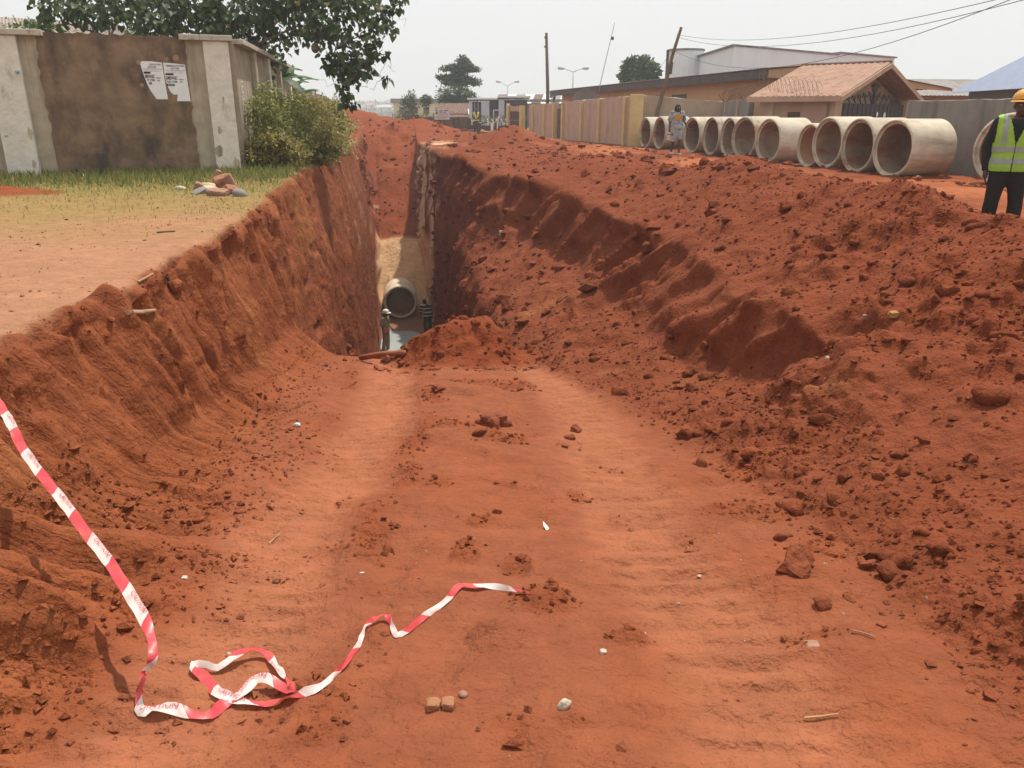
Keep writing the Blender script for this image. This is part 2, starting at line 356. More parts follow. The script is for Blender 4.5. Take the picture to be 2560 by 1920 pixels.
# displacement along the normal
P = np.stack([GX, GY, GZ], -1)
def normals(P):
    du = np.gradient(P, axis=1); dv = np.gradient(P, axis=0)
    n = np.cross(du, dv); n /= np.linalg.norm(n, axis=-1, keepdims=True)+1e-12
    return n
Nn = normals(P)
X, Y, Z = GX, GY, GZ
ds = np.maximum(.0135, .0059*np.abs(GY))+0*GX
def vis(f): return np.clip(1/(f*2.4*ds)-.35, 0, 1)
def J(a, b): return slice(int(np.searchsorted(US, a)), int(np.searchsorted(US, b)))
rough = np.clip(.10*m_floor+.9*band(11.8, 13.3, .3)*(1-sstep(6, 8, GY))*sstep(1.5, 3, GY)+.9*m_rlow+.95*m_rup+.85*m_cut+.75*m_fill+.34*m_left+.02*m_bank+.40*m_road*(GX<30)+.9*m_sand, 0, 1)
patch = sstep(-.25, .4, fbm(X*.9, Y*.9, Z*.9, 2, 40))
rough = rough*(.40+.8*patch)
rough = np.maximum(rough, .55*patchm)
rough = np.maximum(rough, .95*sstep(.0, .3, 1-np.sqrt(((GX+.72)/1.2)**2+((GY-11.7)/1.15)**2)))
D = .07*fbm(X*.55, Y*.55, Z*.55, 3, 1)*(1-.7*m_trk)*(1-.75*m_bank)*sstep(-3, 4, GY)
def add(a, b, fn):
    s = J(a, b); D[:, s] += fn(X[:, s], Y[:, s], Z[:, s], s)
def lumps(x, y, z, s):
    r = rough[:, s]; d = ds[:, s]
    v = lambda f: np.clip(1/(f*2.4*d)-.35, 0, 1)
    return r*(.06*(1-2*np.abs(vnoise(x*2.3, y*2.3, z*2.3, 7)))*v(2.3)+.085*np.clip(vnoise(x*4.6, y*4.6, z*4.6, 8), -.25, 1)*v(4.6)
        +.070*np.clip(vnoise(x*9.3, y*9.3, z*9.3, 9)-.02, 0, 1)*v(9.3)+.040*np.clip(vnoise(x*17, y*17, z*17, 10)-.02, 0, 1)*v(17)+.022*vnoise(x*31, y*31, z*31, 13)*v(31))
add(2.4, 15.2, lumps)
add(2.4, 13.6, lambda x, y, z, s: (m_fill+1.0*m_sand)[:, s]*(.22*np.clip(vnoise(x*1.1, y*1.1, z*1.1, 14), -.2, 1)+.16*np.clip(vnoise(x*2.0, y*2.0, z*2.0, 15), 0, 1)))
add(5.6, 10.5, lambda x, y, z, s: .035*fbm(x*2.2, y*2.2, z*0, 2, 16)*m_floor[:, s]*(1-.8*m_trk[:, s])*vis(4)[:, s]-.05*np.clip(vnoise(x*3.4, y*3.4, z*0, 17)-.5, 0, 1)*m_floor[:, s]*vis(4)[:, s])
add(5.6, 10.5, lambda x, y, z, s: (.010*vnoise(x*7, y*7, z*7, 11)*vis(7)[:, s]+.006*vnoise(x*24, y*24, z*24, 12)*vis(24)[:, s])*m_floor[:, s])
# tooth marks down the left face
g = GY-.06*GZ+.15*fbm(X*.8, Y*.8, Z*.8, 2, 20)
def teeth(x, y, z, s):
    q = g[:, s]; v = lambda f: np.clip(1/(f*2.4*ds[:, s])-.35, 0, 1); o = x*0
    r = .10*vnoise(q*2.4, z*.35, o, 21)*v(2.4)+.11*vnoise(q*5.2, z*.7, o, 22)*v(5.2)+.085*vnoise(q*10.5, z*1.5, o, 23)*v(10.5)+.05*vnoise(q*21, z*3.2, o, 24)*v(21)
    s1 = (q*2.9+.7*vnoise(q*1.1, z*.6, o, 26)) % 1.0; s2 = (q*6.3+.8*vnoise(q*2.1, z*1.1, o, 25)) % 1.0
    k1 = np.clip(.55+.9*vnoise(q*1.3, z*.9, o, 19), 0, 1.2); k2 = np.clip(.4+1.0*vnoise(q*2.3, z*1.5, o, 18), 0, 1.2)
    r += .13*k1*np.where(s1 < .78, s1/.78, (1-s1)/.22)*v(2.9)+.075*k2*np.where(s2 < .75, s2/.75, (1-s2)/.25)*v(6.3)-.08
    r += .07*np.clip(vnoise(x*2.2, y*2.2, z*2.2, 27)-.15, 0, 1)*v(2.2)-.14*np.clip(vnoise(x*3.1, y*3.1, z*3.4, 28)-.38, 0, 1)*v(3.1)
    r -= .07*np.clip(vnoise(q*9, z*4.5, o, 29)-.45, 0, 1)*v(9)
    return r*m_left[:, s]
add(2.4, 6.6, teeth)
# cut face on the right: gullies leaning down towards the trench
g2 = GY+.75*GZ+.35*fbm(X*.5, Y*.5, Z*.5, 2, 30)
edge = np.exp(-((U-12.92)/.12)**2)
def gully(x, y, z, s):
    q = g2[:, s]; v = lambda f: np.clip(1/(f*2.4*ds[:, s])-.35, 0, 1); o = x*0
    gc = .17*vnoise(q*.75, z*.2, o, 31)+.12*np.clip(vnoise(x*2.6, y*2.6, z*2.6, 29), -.1, 1)*v(2.6)+.20*(1-2*np.abs(vnoise(q*1.5, z*.35, o, 32)))+.09*vnoise(q*4.0, z*.8, o, 33)*v(4)+.045*vnoise(q*9, z*1.6, o, 34)*v(9)
    r = gc*m_cut[:, s]*.85+.26*edge[:, s]*np.clip(fbm(x*1.1, y*1.1, o, 2, 35)+.35, 0, 1)*sstep(5, 8, y)*(1-sstep(40, 46, y))
    return r+(.16*vnoise(q*1.0, z*.3, o, 36)+.07*vnoise(q*4, z*1.1, o, 37)*v(4))*m_rdeep[:, s]
add(9.5, 13.5, gully)
add(10.6, 12.7, lambda x, y, z, s: .26*fbm(x*.8, y*.8, z*.8, 3, 38)*band(11.0, 12.3, .4)[:, s]*sstep(5, 8, y))
# track cleats
def cleats(x, y, z, s):
    cl = np.sin(2*np.pi*(y*1.03+.04*vnoise(x*3, y*1.5, z*0, 50))/.19); k = .55*(1-np.clip(y/8, 0, 1)); k2 = .30*(1-np.clip(y/8, 0, 1))
    r = m_trk[:, s]*(-.045+.024*np.clip(cl*1.6, -1, 1)*vis(6)[:, s]*(.5+.5*vnoise(x*2, y*2, z*0, 51)))
    return r+.035*(np.exp(-(((x-(tl[:, s]+k))-.42)/.1)**2)+np.exp(-(((x-(tr[:, s]+k2))+.42)/.1)**2))*m_floor[:, s]*sstep(1.5, 3, y)*(.4+vnoise(x*2.5, y*2.5, z*0, 52))
add(5.6, 10.5, cleats)
# crumbled lip on the left bank
lip = np.exp(-((U-2.95)/.35)**2)
add(1.8, 4.2, lambda x, y, z, s: lip[:, s]*(.09*np.clip(vnoise(x*4, y*4, z*4, 60), 0, 1)*vis(4)[:, s]+.05*vnoise(x*9, y*9, z*9, 61)*vis(9)[:, s])*sstep(2, 4, y))
P = P + Nn*D[..., None]
jx = (.16*fbm(Y*.9, Y*0+2, Z*0, 3, 62))*np.exp(-((U-3.0)/.8)**2)*sstep(2, 5, GY)*(1-sstep(36, 44, GY))
P[..., 0] += jx
GROUND = P; Nn = normals(P)
# colours of the soil itself
def col(c): return np.array(c, dtype=np.float32)[None, None, :]
def mixc(A, c, m): return A*(1-m[..., None])+(c if isinstance(c, np.ndarray) else col(c))*m[..., None]
red, dryr = (.185,.049,.021), (.308,.110,.055)
C = np.ones((NY, NU, 3), dtype=np.float32)*col(red)
C = mixc(C, dryr, np.clip(m_floor*(.38+.62*m_trk), 0, 1))
C = mixc(C, (.235,.066,.027), np.clip(m_floor*(1-m_trk), 0, 1)*sstep(-.1, .4, fbm(X*1.7, Y*1.7, Z, 3, 70))*.6)
C = mixc(C, (.205,.054,.021), patchm*.8)
C = mixc(C, (.19,.045,.016), sstep(0, .25, 1-np.sqrt(((GX+.72)/1.3)**2+((GY-11.65)/1.25)**2)))
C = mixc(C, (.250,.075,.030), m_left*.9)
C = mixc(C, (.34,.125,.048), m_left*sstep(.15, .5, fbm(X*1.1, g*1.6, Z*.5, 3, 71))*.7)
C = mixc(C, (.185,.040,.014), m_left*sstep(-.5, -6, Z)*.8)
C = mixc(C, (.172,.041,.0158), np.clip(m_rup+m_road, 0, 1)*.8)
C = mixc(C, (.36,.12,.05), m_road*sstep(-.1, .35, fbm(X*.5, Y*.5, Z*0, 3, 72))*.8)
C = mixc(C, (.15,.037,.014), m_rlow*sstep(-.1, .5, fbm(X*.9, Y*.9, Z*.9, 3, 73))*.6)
C = mixc(C, (.30,.135,.05), np.clip(m_cut+m_rlow*.5, 0, 1)*sstep(.28, .55, fbm(X*.8, g2*1.1, Z*.5, 3, 74))*(1-sstep(14, 20, GY))*.6)
C = mixc(C, (.205,.048,.018), m_fill)
C = mixc(C, (.56,.345,.19), m_sand)
# pale clay streaks low on both faces near the pipe
pale = sstep(-.12, .12, fbm(Y*1.3, X*1.3+Z*.12, Z*.22, 3, 75))
C = mixc(C, (.56,.40,.29), m_rdeep*pale*sstep(32, 35, GY)*(1-sstep(45, 48, GY))*sstep(-7.2, -5.0, Z))
C = mixc(C, (.58,.42,.31), band(10.1, 12.9, .15)*pale*sstep(32.5, 34.5, GY)*(1-sstep(46, 48, GY))*sstep(-7.0, -5.2, Z)*.95)
C = mixc(C, (.55,.34,.21), band(12.5, 13.6, .25)*sstep(35, 40, GY)*(1-sstep(44, 48, GY))*sstep(-.25, .25, fbm(X*1.6, Y*.9, Z*1.5, 3, 84)))
C = mixc(C, (.42,.25,.16), m_left*sstep(.3, .55, fbm(Y*2.6, X*0, Z*1.6, 3, 76))*sstep(27, 31, GY)*.8)
C = mixc(C, (.24,.115,.06), band(5.9, 10.1, .2)*m_deepf*sstep(-6.8, -7.1, Z))
# trodden bank: tan sand near the edge, thin grass towards the wall
tan = (.345,.175,.098)
bankz = m_bank*(1-sstep(60, 75, GY))*(1-sstep(42, 46, GY)*(X > -16.5))
C = mixc(C, tan, bankz*(.92-.5*np.exp(-((U-2.9)/.25)**2)))
grassy = (1-sstep(42, 46, GY)*(X > -16.5))*sstep(8.5, 13.0, GY+1.3*fbm(X*.45, Y*.45, Z*0, 3, 77)*2-.25*(X+4))*m_bank
C = mixc(C, (.235,.165,.058), grassy*.8)
C = mixc(C, (.17,.165,.045), grassy*sstep(13, 17.5, GY+2*fbm(X*.6, Y*.6, Z*0, 2, 78)-.2*(X+5))*.75)
C = mixc(C, (.23,.06,.022), bankz*sstep(0, .25, 1-np.sqrt(((X+9.2)/1.25)**2+((Y-14.5)/.72)**2)))
C = mixc(C, (.20,.18,.07), sstep(75, 120, GY)*.9)
C = mixc(C, (.16,.15,.06), sstep(66, 76, GY)*(np.abs(X+8) > 9))
C = mixc(C, (.205,.05,.019), sstep(42, 46, GY)*(1-sstep(66, 70, GY))*(np.abs(X+10) < 7))
STREAK = np.clip(.0+.95*m_left*(1-.7*sstep(5.2, 6, U))+.22*m_trk+.6*m_cut+.6*m_rdeep, 0, 1)
C = np.clip(C*(1+.10*fbm(X*3, Y*3, Z*3, 3, 79)[..., None]), 0, 1)
idx = np.arange(NY*NU).reshape(NY, NU)
Fq = np.stack([idx[:-1, :-1], idx[:-1, 1:], idx[1:, 1:], idx[1:, :-1]], -1).reshape(-1, 4)
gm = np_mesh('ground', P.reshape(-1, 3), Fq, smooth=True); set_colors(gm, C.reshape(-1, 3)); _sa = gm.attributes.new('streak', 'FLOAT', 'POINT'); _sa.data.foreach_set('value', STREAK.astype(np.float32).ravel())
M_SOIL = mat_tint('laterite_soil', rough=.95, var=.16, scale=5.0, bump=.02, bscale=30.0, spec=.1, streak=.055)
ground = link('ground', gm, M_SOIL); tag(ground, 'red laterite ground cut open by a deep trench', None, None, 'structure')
CG = C
def gz(x, y):                      # height of the ground sheet at (x, y): nearest sample
    i = int(np.clip(np.searchsorted(YS, y), 1, NY-2)); best = None
    for k in (i-1, i):
        j = int(np.argmin(np.abs(GROUND[k, :, 0]-x)))
        d = abs(YS[k]-y)
        if best is None or d < best[0]: best = (d, float(GROUND[k, j, 2]))
    return best[1]
# ------------------------------------------------------------------ loose crumbs and lumps of soil
def ico(sub=0):
    t = (1+5**.5)/2
    v = [(-1,t,0),(1,t,0),(-1,-t,0),(1,-t,0),(0,-1,t),(0,1,t),(0,-1,-t),(0,1,-t),(t,0,-1),(t,0,1),(-t,0,-1),(-t,0,1)]
    f = [(0,11,5),(0,5,1),(0,1,7),(0,7,10),(0,10,11),(1,5,9),(5,11,4),(11,10,2),(10,7,6),(7,1,8),(3,9,4),(3,4,2),(3,2,6),(3,6,8),(3,8,9),(4,9,5),(2,4,11),(6,2,10),(8,6,7),(9,8,1)]
    v = [Vector(p).normalized() for p in v]
    for _ in range(sub):
        c = {}; nf = []
        def mid(a, b):
            k = (min(a,b), max(a,b))
            if k not in c: v.append(((v[a]+v[b])/2).normalized()); c[k] = len(v)-1
            return c[k]
        for a, b, d in f:
            x, y_, z = mid(a,b), mid(b,d), mid(d,a); nf += [(a,x,z),(b,y_,x),(d,z,y_),(x,y_,z)]
        f = nf
    return np.array([tuple(p) for p in v]), np.array(f)
def lump_templates(sub, n, amp, seed):
    if sub < 0: V = np.array([(1,0,0),(-1,0,0),(0,1,0),(0,-1,0),(0,0,1),(0,0,-1)], dtype=float); F = np.array([(0,2,4),(2,1,4),(1,3,4),(3,0,4),(2,0,5),(1,2,5),(3,1,5),(0,3,5)])
    else: V, F = ico(sub)
    out = []
    for k in range(n):
        r = 1+amp*fbm(V[:,0]*1.6+k*7.1, V[:,1]*1.6+seed, V[:,2]*1.6, 2, seed+k)+amp*.5*np.sign(vnoise(V[:,0]*1.1+k, V[:,1]*1.1, V[:,2]*1.1, seed+50+k))
        out.append(V*r[:, None]*np.array([1, .85, .68]))
    return out, F
def scatter(name, n, prob, smin, smax, power, sub, seed, tint, sink=.25, label=None, kind='stuff', amp=.35):
    rng = np.random.default_rng(seed)
    cell = np.linalg.norm(np.cross(np.gradient(GROUND, axis=1), np.gradient(GROUND, axis=0)), axis=-1)
    w = (prob*cell).ravel(); w = w/w.sum(); k = rng.choice(len(w), n, p=w)
    Pp = GROUND.reshape(-1, 3)[k]; Np = Nn.reshape(-1, 3)[k]; Cc = CG.reshape(-1, 3)[k]
    s = smin*(smax/smin)**(rng.random(n)**power)
    T, F = lump_templates(sub, 10, amp, seed); T = np.array(T)
    a = rng.random(n)*2*np.pi; b = (rng.random(n)-.5)*1.2; ti = rng.integers(0, 10, n)
    ca, sa, cb, sb = np.cos(a), np.sin(a), np.cos(b), np.sin(b)
    R = np.zeros((n, 3, 3)); R[:,0,0]=ca; R[:,0,1]=-sa*cb; R[:,0,2]=sa*sb; R[:,1,0]=sa; R[:,1,1]=ca*cb; R[:,1,2]=-ca*sb; R[:,2,1]=sb; R[:,2,2]=cb
    jit = rng.uniform(-1, 1, (n, 3))*ds.ravel()[k][:, None]*.6; jit -= Np*(jit*Np).sum(1)[:, None]
    V = np.einsum('nij,nvj->nvi', R, T[ti])*s[:, None, None]+(Pp+jit+Np*(s*(.5-sink))[:, None])[:, None, :]
    nv = T.shape[1]
    Fa = (F[None]+(np.arange(n)*nv)[:, None, None]).reshape(-1, 3)
    me = np_mesh(name, V.reshape(-1, 3), Fa, smooth=sub > 0)
    cc = Cc*tint(rng, n)
    set_colors(me, np.repeat(cc, nv, 0))
    return tag(link(name, me, M_SOIL), label, None, None, kind)
near = np.exp(-np.clip(GY, 0, 80)/8.0)*(GY > 1.0)*(GY < 60)*(np.abs(GX) < 14)
clump = sstep(.05, .5, fbm(X*1.4, Y*1.4, Z*1.4, 3, 90))+.05
p_soil = (m_floor*.05*clump*(1-.9*m_trk)+patchm*1.3+.9*band(5.5, 6.5, .25)*(GY > 4)*(GY < 12.2)+m_rlow*1.0+m_rup*.9+m_fill*.6+m_left*.16*clump+1.2*band(4.6, 6.8, .5)*(GY < 6)*clump+m_road*.25*clump+lip*.3+m_cut*.2)
scatter('soil_crumbs', 64000, near*p_soil, .0045, .026, 1.8, -1, 101, lambda r, n: r.uniform(.8, 1.12, (n, 1)), label='loose red soil crumbs strewn over the trench slopes', amp=.45)
scatter('soil_nuggets', 7000, np.exp(-np.clip(GY, 0, 80)/9.)*(GY > 1.8)*(GY < 40)*(np.abs(GX) < 14)*(m_rlow*1.0+m_rup+patchm*.9+.7*band(5.5, 6.4, .25)*(GY > 4)*(GY < 12.2)+band(11.8,13.3,.3)*(GY<7)+m_fill+lip*.2+m_left*.05+2*(np.hypot(GX+.72,GY-11.6)<1.4)), .010, .042, 1.6, 0, 104, lambda r, n: r.uniform(.85, 1.15, (n, 1)), sink=.35, label='walnut-sized red soil nuggets over the banks and ramp', amp=.5)
scatter('soil_lumps', 1700, np.exp(-np.clip(GY, 0, 80)/11.)*(GY > 3.2)*(GY < 55)*(np.abs(GX) < 14)*(m_rlow*1.0+m_rup+patchm*.12+m_fill*2.5+lip*.1+m_left*.03+3*(np.hypot(GX+.72,GY-11.6)<1.4)), .035, .10, 2.2, 1, 103, lambda r, n: r.uniform(.85, 1.12, (n, 1)), sink=.42, label='broken red soil lumps on the right bank', amp=.55)
scatter('far_soil_lumps', 2300, (GY > 13)*(GY < 58)*(np.abs(GX+2) < 11)*(m_rlow*1.2+m_rup*1.0+m_cut*.4+m_fill*1.3+m_road*.12)*(.3+clump), .03, .20, 2.0, 0, 107, lambda r, n: r.uniform(.8, 1.1, (n, 1)), sink=.42, label='red soil lumps on the far banks and backfill', amp=.5)
scatter('bank_litter', 900, (GY > 5.5)*(GY < 17)*(GX > -12)*m_bank*(.2+clump), .006, .022, 1.8, -1, 108, lambda r, n: r.uniform(.35, 1.2, (n, 1)), label='dry crumbs and leaf bits on the sandy bank', amp=.6)
scatter('pale_grit', 420, near*(m_floor+m_rlow+m_rup), .004, .012, 1.6, -1, 105, lambda r, n: np.array([1.5, 4.2, 8.5])*r.uniform(.7, 1.1, (n, 1)), label='pale gravel specks scattered on the red soil', amp=.4)
# ------------------------------------------------------------------ materials shared by built things
bpy.context.view_layer.update()
_gd = bpy.context.evaluated_depsgraph_get()
def ghit(px, py):                  # where a sight line meets the ground sheet
    r = ray(px, py).normalized()
    ok, loc, nrm, _ = ground.ray_cast(Vector((0, 0, CAMZ)), r, depsgraph=_gd)
    return (loc.copy(), nrm.copy()) if ok else (at_z(px, py, 0), Vector((0, 0, 1)))
def gdrop(x, y, z0=8.0):
    ok, loc, nrm, _ = ground.ray_cast(Vector((x, y, z0)), Vector((0, 0, -1)), depsgraph=_gd)
    return loc.z if ok else 0.0
M_WHITEWASH = mat('peeling_whitewash', (.68,.62,.54), .9, .12, 5, .02, 12, stains=((.40,.33,.26), (1.6,1.6,.7), .60, .70))
M_OLDPLASTER = mat('stained_plaster', (.42,.35,.265), .9, .22, 3, .010, 24, stains=((.20,.165,.13), (5,5,.35), .5, .72))
M_BROWNMUD = mat('bare_brown_render', (.225,.145,.092), .95, .34, 3.0, .03, 10, stains=((.085,.060,.045), (1.5,1.5,.8), .47, .66))
M_COPING = mat('weathered_concrete', (.47,.41,.34), .9, .16, 7, .010, 30, stains=((.22,.18,.15), (4,4,4), .55, .72))
M_PAPER = mat('poster_paper', (.78,.77,.77), .7, .05, 12)
M_INK = mat('black_print', (.03,.03,.035), .7, .1)
M_PAINTMARK = mat('white_stencil_paint', (.60,.58,.53), .85, .1)
M_REDBRICK = mat('raw_clay_brick', (.28,.125,.075), .95, .25, 14, .01, 40, stains=((.34,.19,.12), 6, .5, .7))
M_BRICKROSE = mat('dusty_rose_brick', (.30,.165,.115), .95, .25, 14, .006, 60)
M_CHALK = mat('pale_rubble', (.45,.39,.31), .95, .25, 12, .008, 50)
M_GREYSTONE = mat('grey_cement_lump', (.21,.19,.17), .95, .15, 12, .008, 50)
M_TANSTONE = mat('tan_stone', (.50,.36,.20), .95, .15, 8, .008, 40)
M_TIMBER = mat('weathered_timber', (.17,.115,.07), .9, .25, 9, .006, 40, stains=((.09,.06,.04), (12,12,1.5), .5, .7))
M_DARKMETAL = mat('dark_metal', (.05,.05,.055), .6, .2, 6)

def text_mesh(s, size, extrude=.0008, align='CENTER', bold=0.0):
    c = bpy.data.curves.new('lettering', 'FONT'); c.body = s; c.size = size; c.align_x = align; c.align_y = 'CENTER'
    c.extrude = extrude; c.offset = bold; c.resolution_u = 2
    o = bpy.data.objects.new('tmp', c); COL.objects.link(o)
    dg = bpy.context.evaluated_depsgraph_get(); me = bpy.data.meshes.new_from_object(o.evaluated_get(dg), depsgraph=dg)
    COL.objects.unlink(o); bpy.data.objects.remove(o); me.name = 'lettering'
    return me
def wall_frame(A, B, z, name, label, cat, group=None):
    """empty at A with local x running to B; local -y faces the camera side"""
    d = Vector((B[0]-A[0], B[1]-A[1])); o = empty(name, (A[0], A[1], z), math.atan2(d.y, d.x), label, cat, group)
    return o, d.length
def rough_panel(name, mat_, parent, x0, x1, z0, z1, y0, y1, nx=28, nz=24, edge=.0, top=None, seed=0, thick=None):
    """a slab whose outline is ragged: front face grid with noisy border"""
    rng = random.Random(seed); m = MB()
    pts = []
    def j(): return rng.uniform(-edge, edge)
    for i in range(nx): pts.append((x0+(x1-x0)*i/nx, z0+j()*.6))
    for i in range(nz): pts.append((x1+j(), z0+(z1-z0)*i/nz))
    for i in range(nx): pts.append((x1+(x0-x1)*i/nx, z1+j()*.8))
    for i in range(nz): pts.append((x0+j(), z1+(z0-z1)*i/nz))
    n = len(pts); V = [(p[0], y0, p[1]) for p in pts]+[(p[0], y1, p[1]) for p in pts]
    m.add(V, [tuple(range(n)), tuple(range(2*n-1, n-1, -1))]+[((i+1)%n, i, n+i, n+(i+1)%n) for i in range(n)])
    return m.build(name, mat_, parent)

# ------------------------------------------------------------------ the old compound wall on the left
WA, WB = (-10.55, 18.70), (-6.70, 20.17)
lw, LW = wall_frame(WA, WB, .02, 'compound_wall', 'old peeling compound wall with a bare brown patch facing the trench mouth', 'wall')
MB().box(-6.0, LW-.05, .0, .22, -.1, 3.02).build('wall_panel', M_OLDPLASTER, lw)
rough_panel('bare_render_patch', M_BROWNMUD, lw, .12, 3.16, .12, 3.03, -.028, -.001, edge=.035, seed=3)
def pillar(x0, x1, y0, z1, parent, m_=M_WHITEWASH, name='pillar'):
    return MB().box(x0, x1, y0, .10, -.1, z1).build(name, m_, parent, bevel=.012)
pillar(-.86, -.22, -.16, 3.02, lw); pillar(3.56, 4.12, -.16, 3.02, lw); pillar(-4.4, -3.8, -.16, 3.02, lw)
for x0, x1 in ((-6.0,-3.2),(-3.19,-1.3),(-1.29,.30)): MB().box(x0, x1, -.24, .30, 3.024, 3.145).build('coping', M_COPING, lw, bevel=.01)
for x0, x1 in ((3.06,3.50),(3.505,4.22)): MB().box(x0, x1, -.24, .30, 3.024, 3.145).build('coping', M_COPING, lw, bevel=.01)
rough_panel('broken_wall_top', M_BROWNMUD, lw, .30, 3.02, 3.0, 3.11, -.02, .24, edge=.03, seed=9)
# pipe stub on the first pillar
MB().tube([(-.30,-.16,2.28),(-.30,-.25,2.28)], .035, 10).build('pipe_stub', mat('blue_plastic', (.25,.36,.42), .6), lw, smooth=True)
# patches of fallen plaster on the pillars
rng_ = random.Random(5)
for (x, z, sx, sz) in ((3.65,.55,.10,.16),(4.02,.28,.08,.16),(3.72,1.05,.05,.12),(-.75,.95,.05,.03),(-.28,1.0,.06,.14),(-.32,.35,.05,.1),(3.88,1.75,.03,.07)):
    pts = [(x+sx*math.cos(a)*rng_.uniform(.6,1.1), z+sz*math.sin(a)*rng_.uniform(.6,1.1)) for a in [k*math.pi/5 for k in range(10)]]
    m = MB(); n = len(pts); m.add([(p[0],-.158,p[1]) for p in pts]+[(p[0],-.1635,p[1]) for p in pts], [tuple(range(2*n-1,n-1,-1))]+[(i,(i+1)%n,n+(i+1)%n,n+i) for i in range(n)])
    m.build('bare_plaster_scar', M_OLDPLASTER, lw)
# torn brown paper scraps round the posters
for (x, z, s) in ((2.14,2.53,.055),(2.74,2.62,.045),(2.95,2.64,.075),(2.14,2.05,.05)):
    pts = [(x+s*math.cos(k*.9)*rng_.uniform(.6,1.1), z+s*math.sin(k*.9)*rng_.uniform(.6,1.1)) for k in range(7)]
    m = MB(); m.add([(p[0],-.0325,p[1]) for p in pts], [tuple(range(7))]); m.build('paper_scrap', mat('orange_scrap', (.36,.20,.125), .9), lw)

# two torn exam-lecture posters
def poster(x0, x1, zt, zb, outline, label, cutl):
    root = empty('poster', tuple(lw.matrix_world @ Vector((0,0,0))), lw.rotation_euler.z, label, 'poster', None)
    root.location = lw.location
    w = x1-x0; h = zt-zb
    m = MB(); V = []; n = len(outline)
    for (u, v) in outline: V.append((x0+u*w, -.036-.012*max(0, v-.62)*(1-u), zt-v*h))
    m.add(V, [tuple(range(n-1, -1, -1))]); sheet = m.build('paper_sheet', M_PAPER, root)
    def line(s, u, v, size, bold=0.0, width=None, minu=0.0, al='CENTER'):
        me = text_mesh(s, size*h, .0006, al, bold)
        xs = [q.co.x for q in me.vertices]; tw = max(xs)-min(xs)
        sx = (width*w/tw) if width else 1.0
        for q in me.vertices: q.co.x *= sx
        o = link('lettering', me, M_INK, root, (x0+u*w, -.0385, zt-v*h), (math.pi/2, 0, 0)); return o
    line('TREMENDOUS STARS' if not cutl else 'DOUS STARS', .52 if not cutl else .66, .085, .062, .001, .84 if not cutl else .5)
    line('LECTURE', .5, .15, .06, .001, .38)
    line('A.K.A GREAT STARS LECTURE', .52, .205, .038, .0, .84)
    MB().box(x0+.04*w+.06*w*cutl, x0+.40*w, -.0392, -.0372, zt-.325*h, zt-.275*h).build('print_block', M_INK, root)
    line('JAMB/WAEC' if not cutl else 'MB/WAEC', .30 if not cutl else .36, .40, .13, .003, .54 if not cutl else .44)
    line('POST UTME' if not cutl else 'ST UTME', .30 if not cutl else .38, .495, .07, .002, .46 if not cutl else .34)
    MB().box(x0+(.04 if not cutl else .27)*w, x0+.40*w, -.0392, -.0372, zt-.605*h, zt-.545*h).build('print_block', M_INK, root)
    me = text_mesh('BLAST' if not cutl else 'ST', .055*h, .0004); link('lettering', me, M_PAPER, root, (x0+(.22 if not cutl else .335)*w, -.0402, zt-.575*h), (math.pi/2,0,0))
    line('NECO', .74, .435, .045, .001, .2); line('GCE', .72, .5, .045, .001, .14)
    for v in (.245, .265): MB().box(x0+.1*w, x0+.88*w, -.0390, -.0372, zt-(v+.004)*h, zt-v*h).build('print_line', mat('grey_print', (.35,.35,.36), .8), root)
    return root
poster(2.17, 2.64, 2.56, 1.74, [(.06,.0),(.5,.0),(.98,.03),(1.0,.4),(1.02,.7),(1.04,1.0),(.8,1.0),(.52,1.0),(.42,.9),(.3,.78),(.18,.6),(.1,.4),(.03,.2),(0,.07)], 'left torn lecture poster with its lower left corner ripped away', 1)
poster(2.655, 3.13, 2.54, 1.70, [(0,.0),(.5,.02),(.98,.045),(1.0,.4),(1.02,.7),(1.04,1.0),(.7,1.0),(.4,1.0),(.44,.93),(.48,.82),(.3,.83),(.17,.76),(.08,.64),(.02,.5),(0,.3)], 'right torn lecture poster with a bite missing at its lower left', 0)

# the same wall running away beside the trench
RA = (-6.64, 20.24); RBt = (-8.36, 31.4)
rw, LR = wall_frame(RA, RBt, .02, 'compound_wall', 'tall streaked boundary wall running away behind the roadside weeds', 'wall')
# local -y must face the trench (right): run direction is away, so the trench lies on local -y
MB().box(0.28, LR, .0, .20, -.1, 3.0).build('wall_panel', M_OLDPLASTER, rw)
xp = 2.6; k = 0
while xp < LR:
    MB().box(xp, xp+.38, -.14, .08, -.1, 3.0).build('pillar', M_WHITEWASH if k % 2 else M_OLDPLASTER, rw, bevel=.01); xp += 2.75; k += 1
xp = .0
while xp < LR-.3:
    MB().box(max(xp,.32)+.01, min(xp+1.38, LR), -.22, .28, 3.004, 3.12).build('coping', M_COPING, rw, bevel=.01); xp += 1.39
# white stencilled marks reading up the wall, worn past legibility
st = [(0,.0,.30,.04),(0,.10,.30,.04),(.0,.0,.04,.14),(0,.24,.30,.05),(.0,.36,.30,.04),(.12,.36,.04,.16),(0,.50,.30,.04),(0,.62,.30,.05),(.26,.62,.04,.14),(0,.80,.30,.04),(0,.80,.04,.16),(0,.94,.30,.04),(.0,1.06,.30,.04),(.26,.98,.04,.1)]
m = MB()
for (a, b, w, h) in st: m.box(.75+a*1.2, .75+(a+w)*1.2, -.0045, -.0015, 1.15+b*.95, 1.15+(b+h)*.95)
m.build('stencil_marks', M_PAINTMARK, rw)
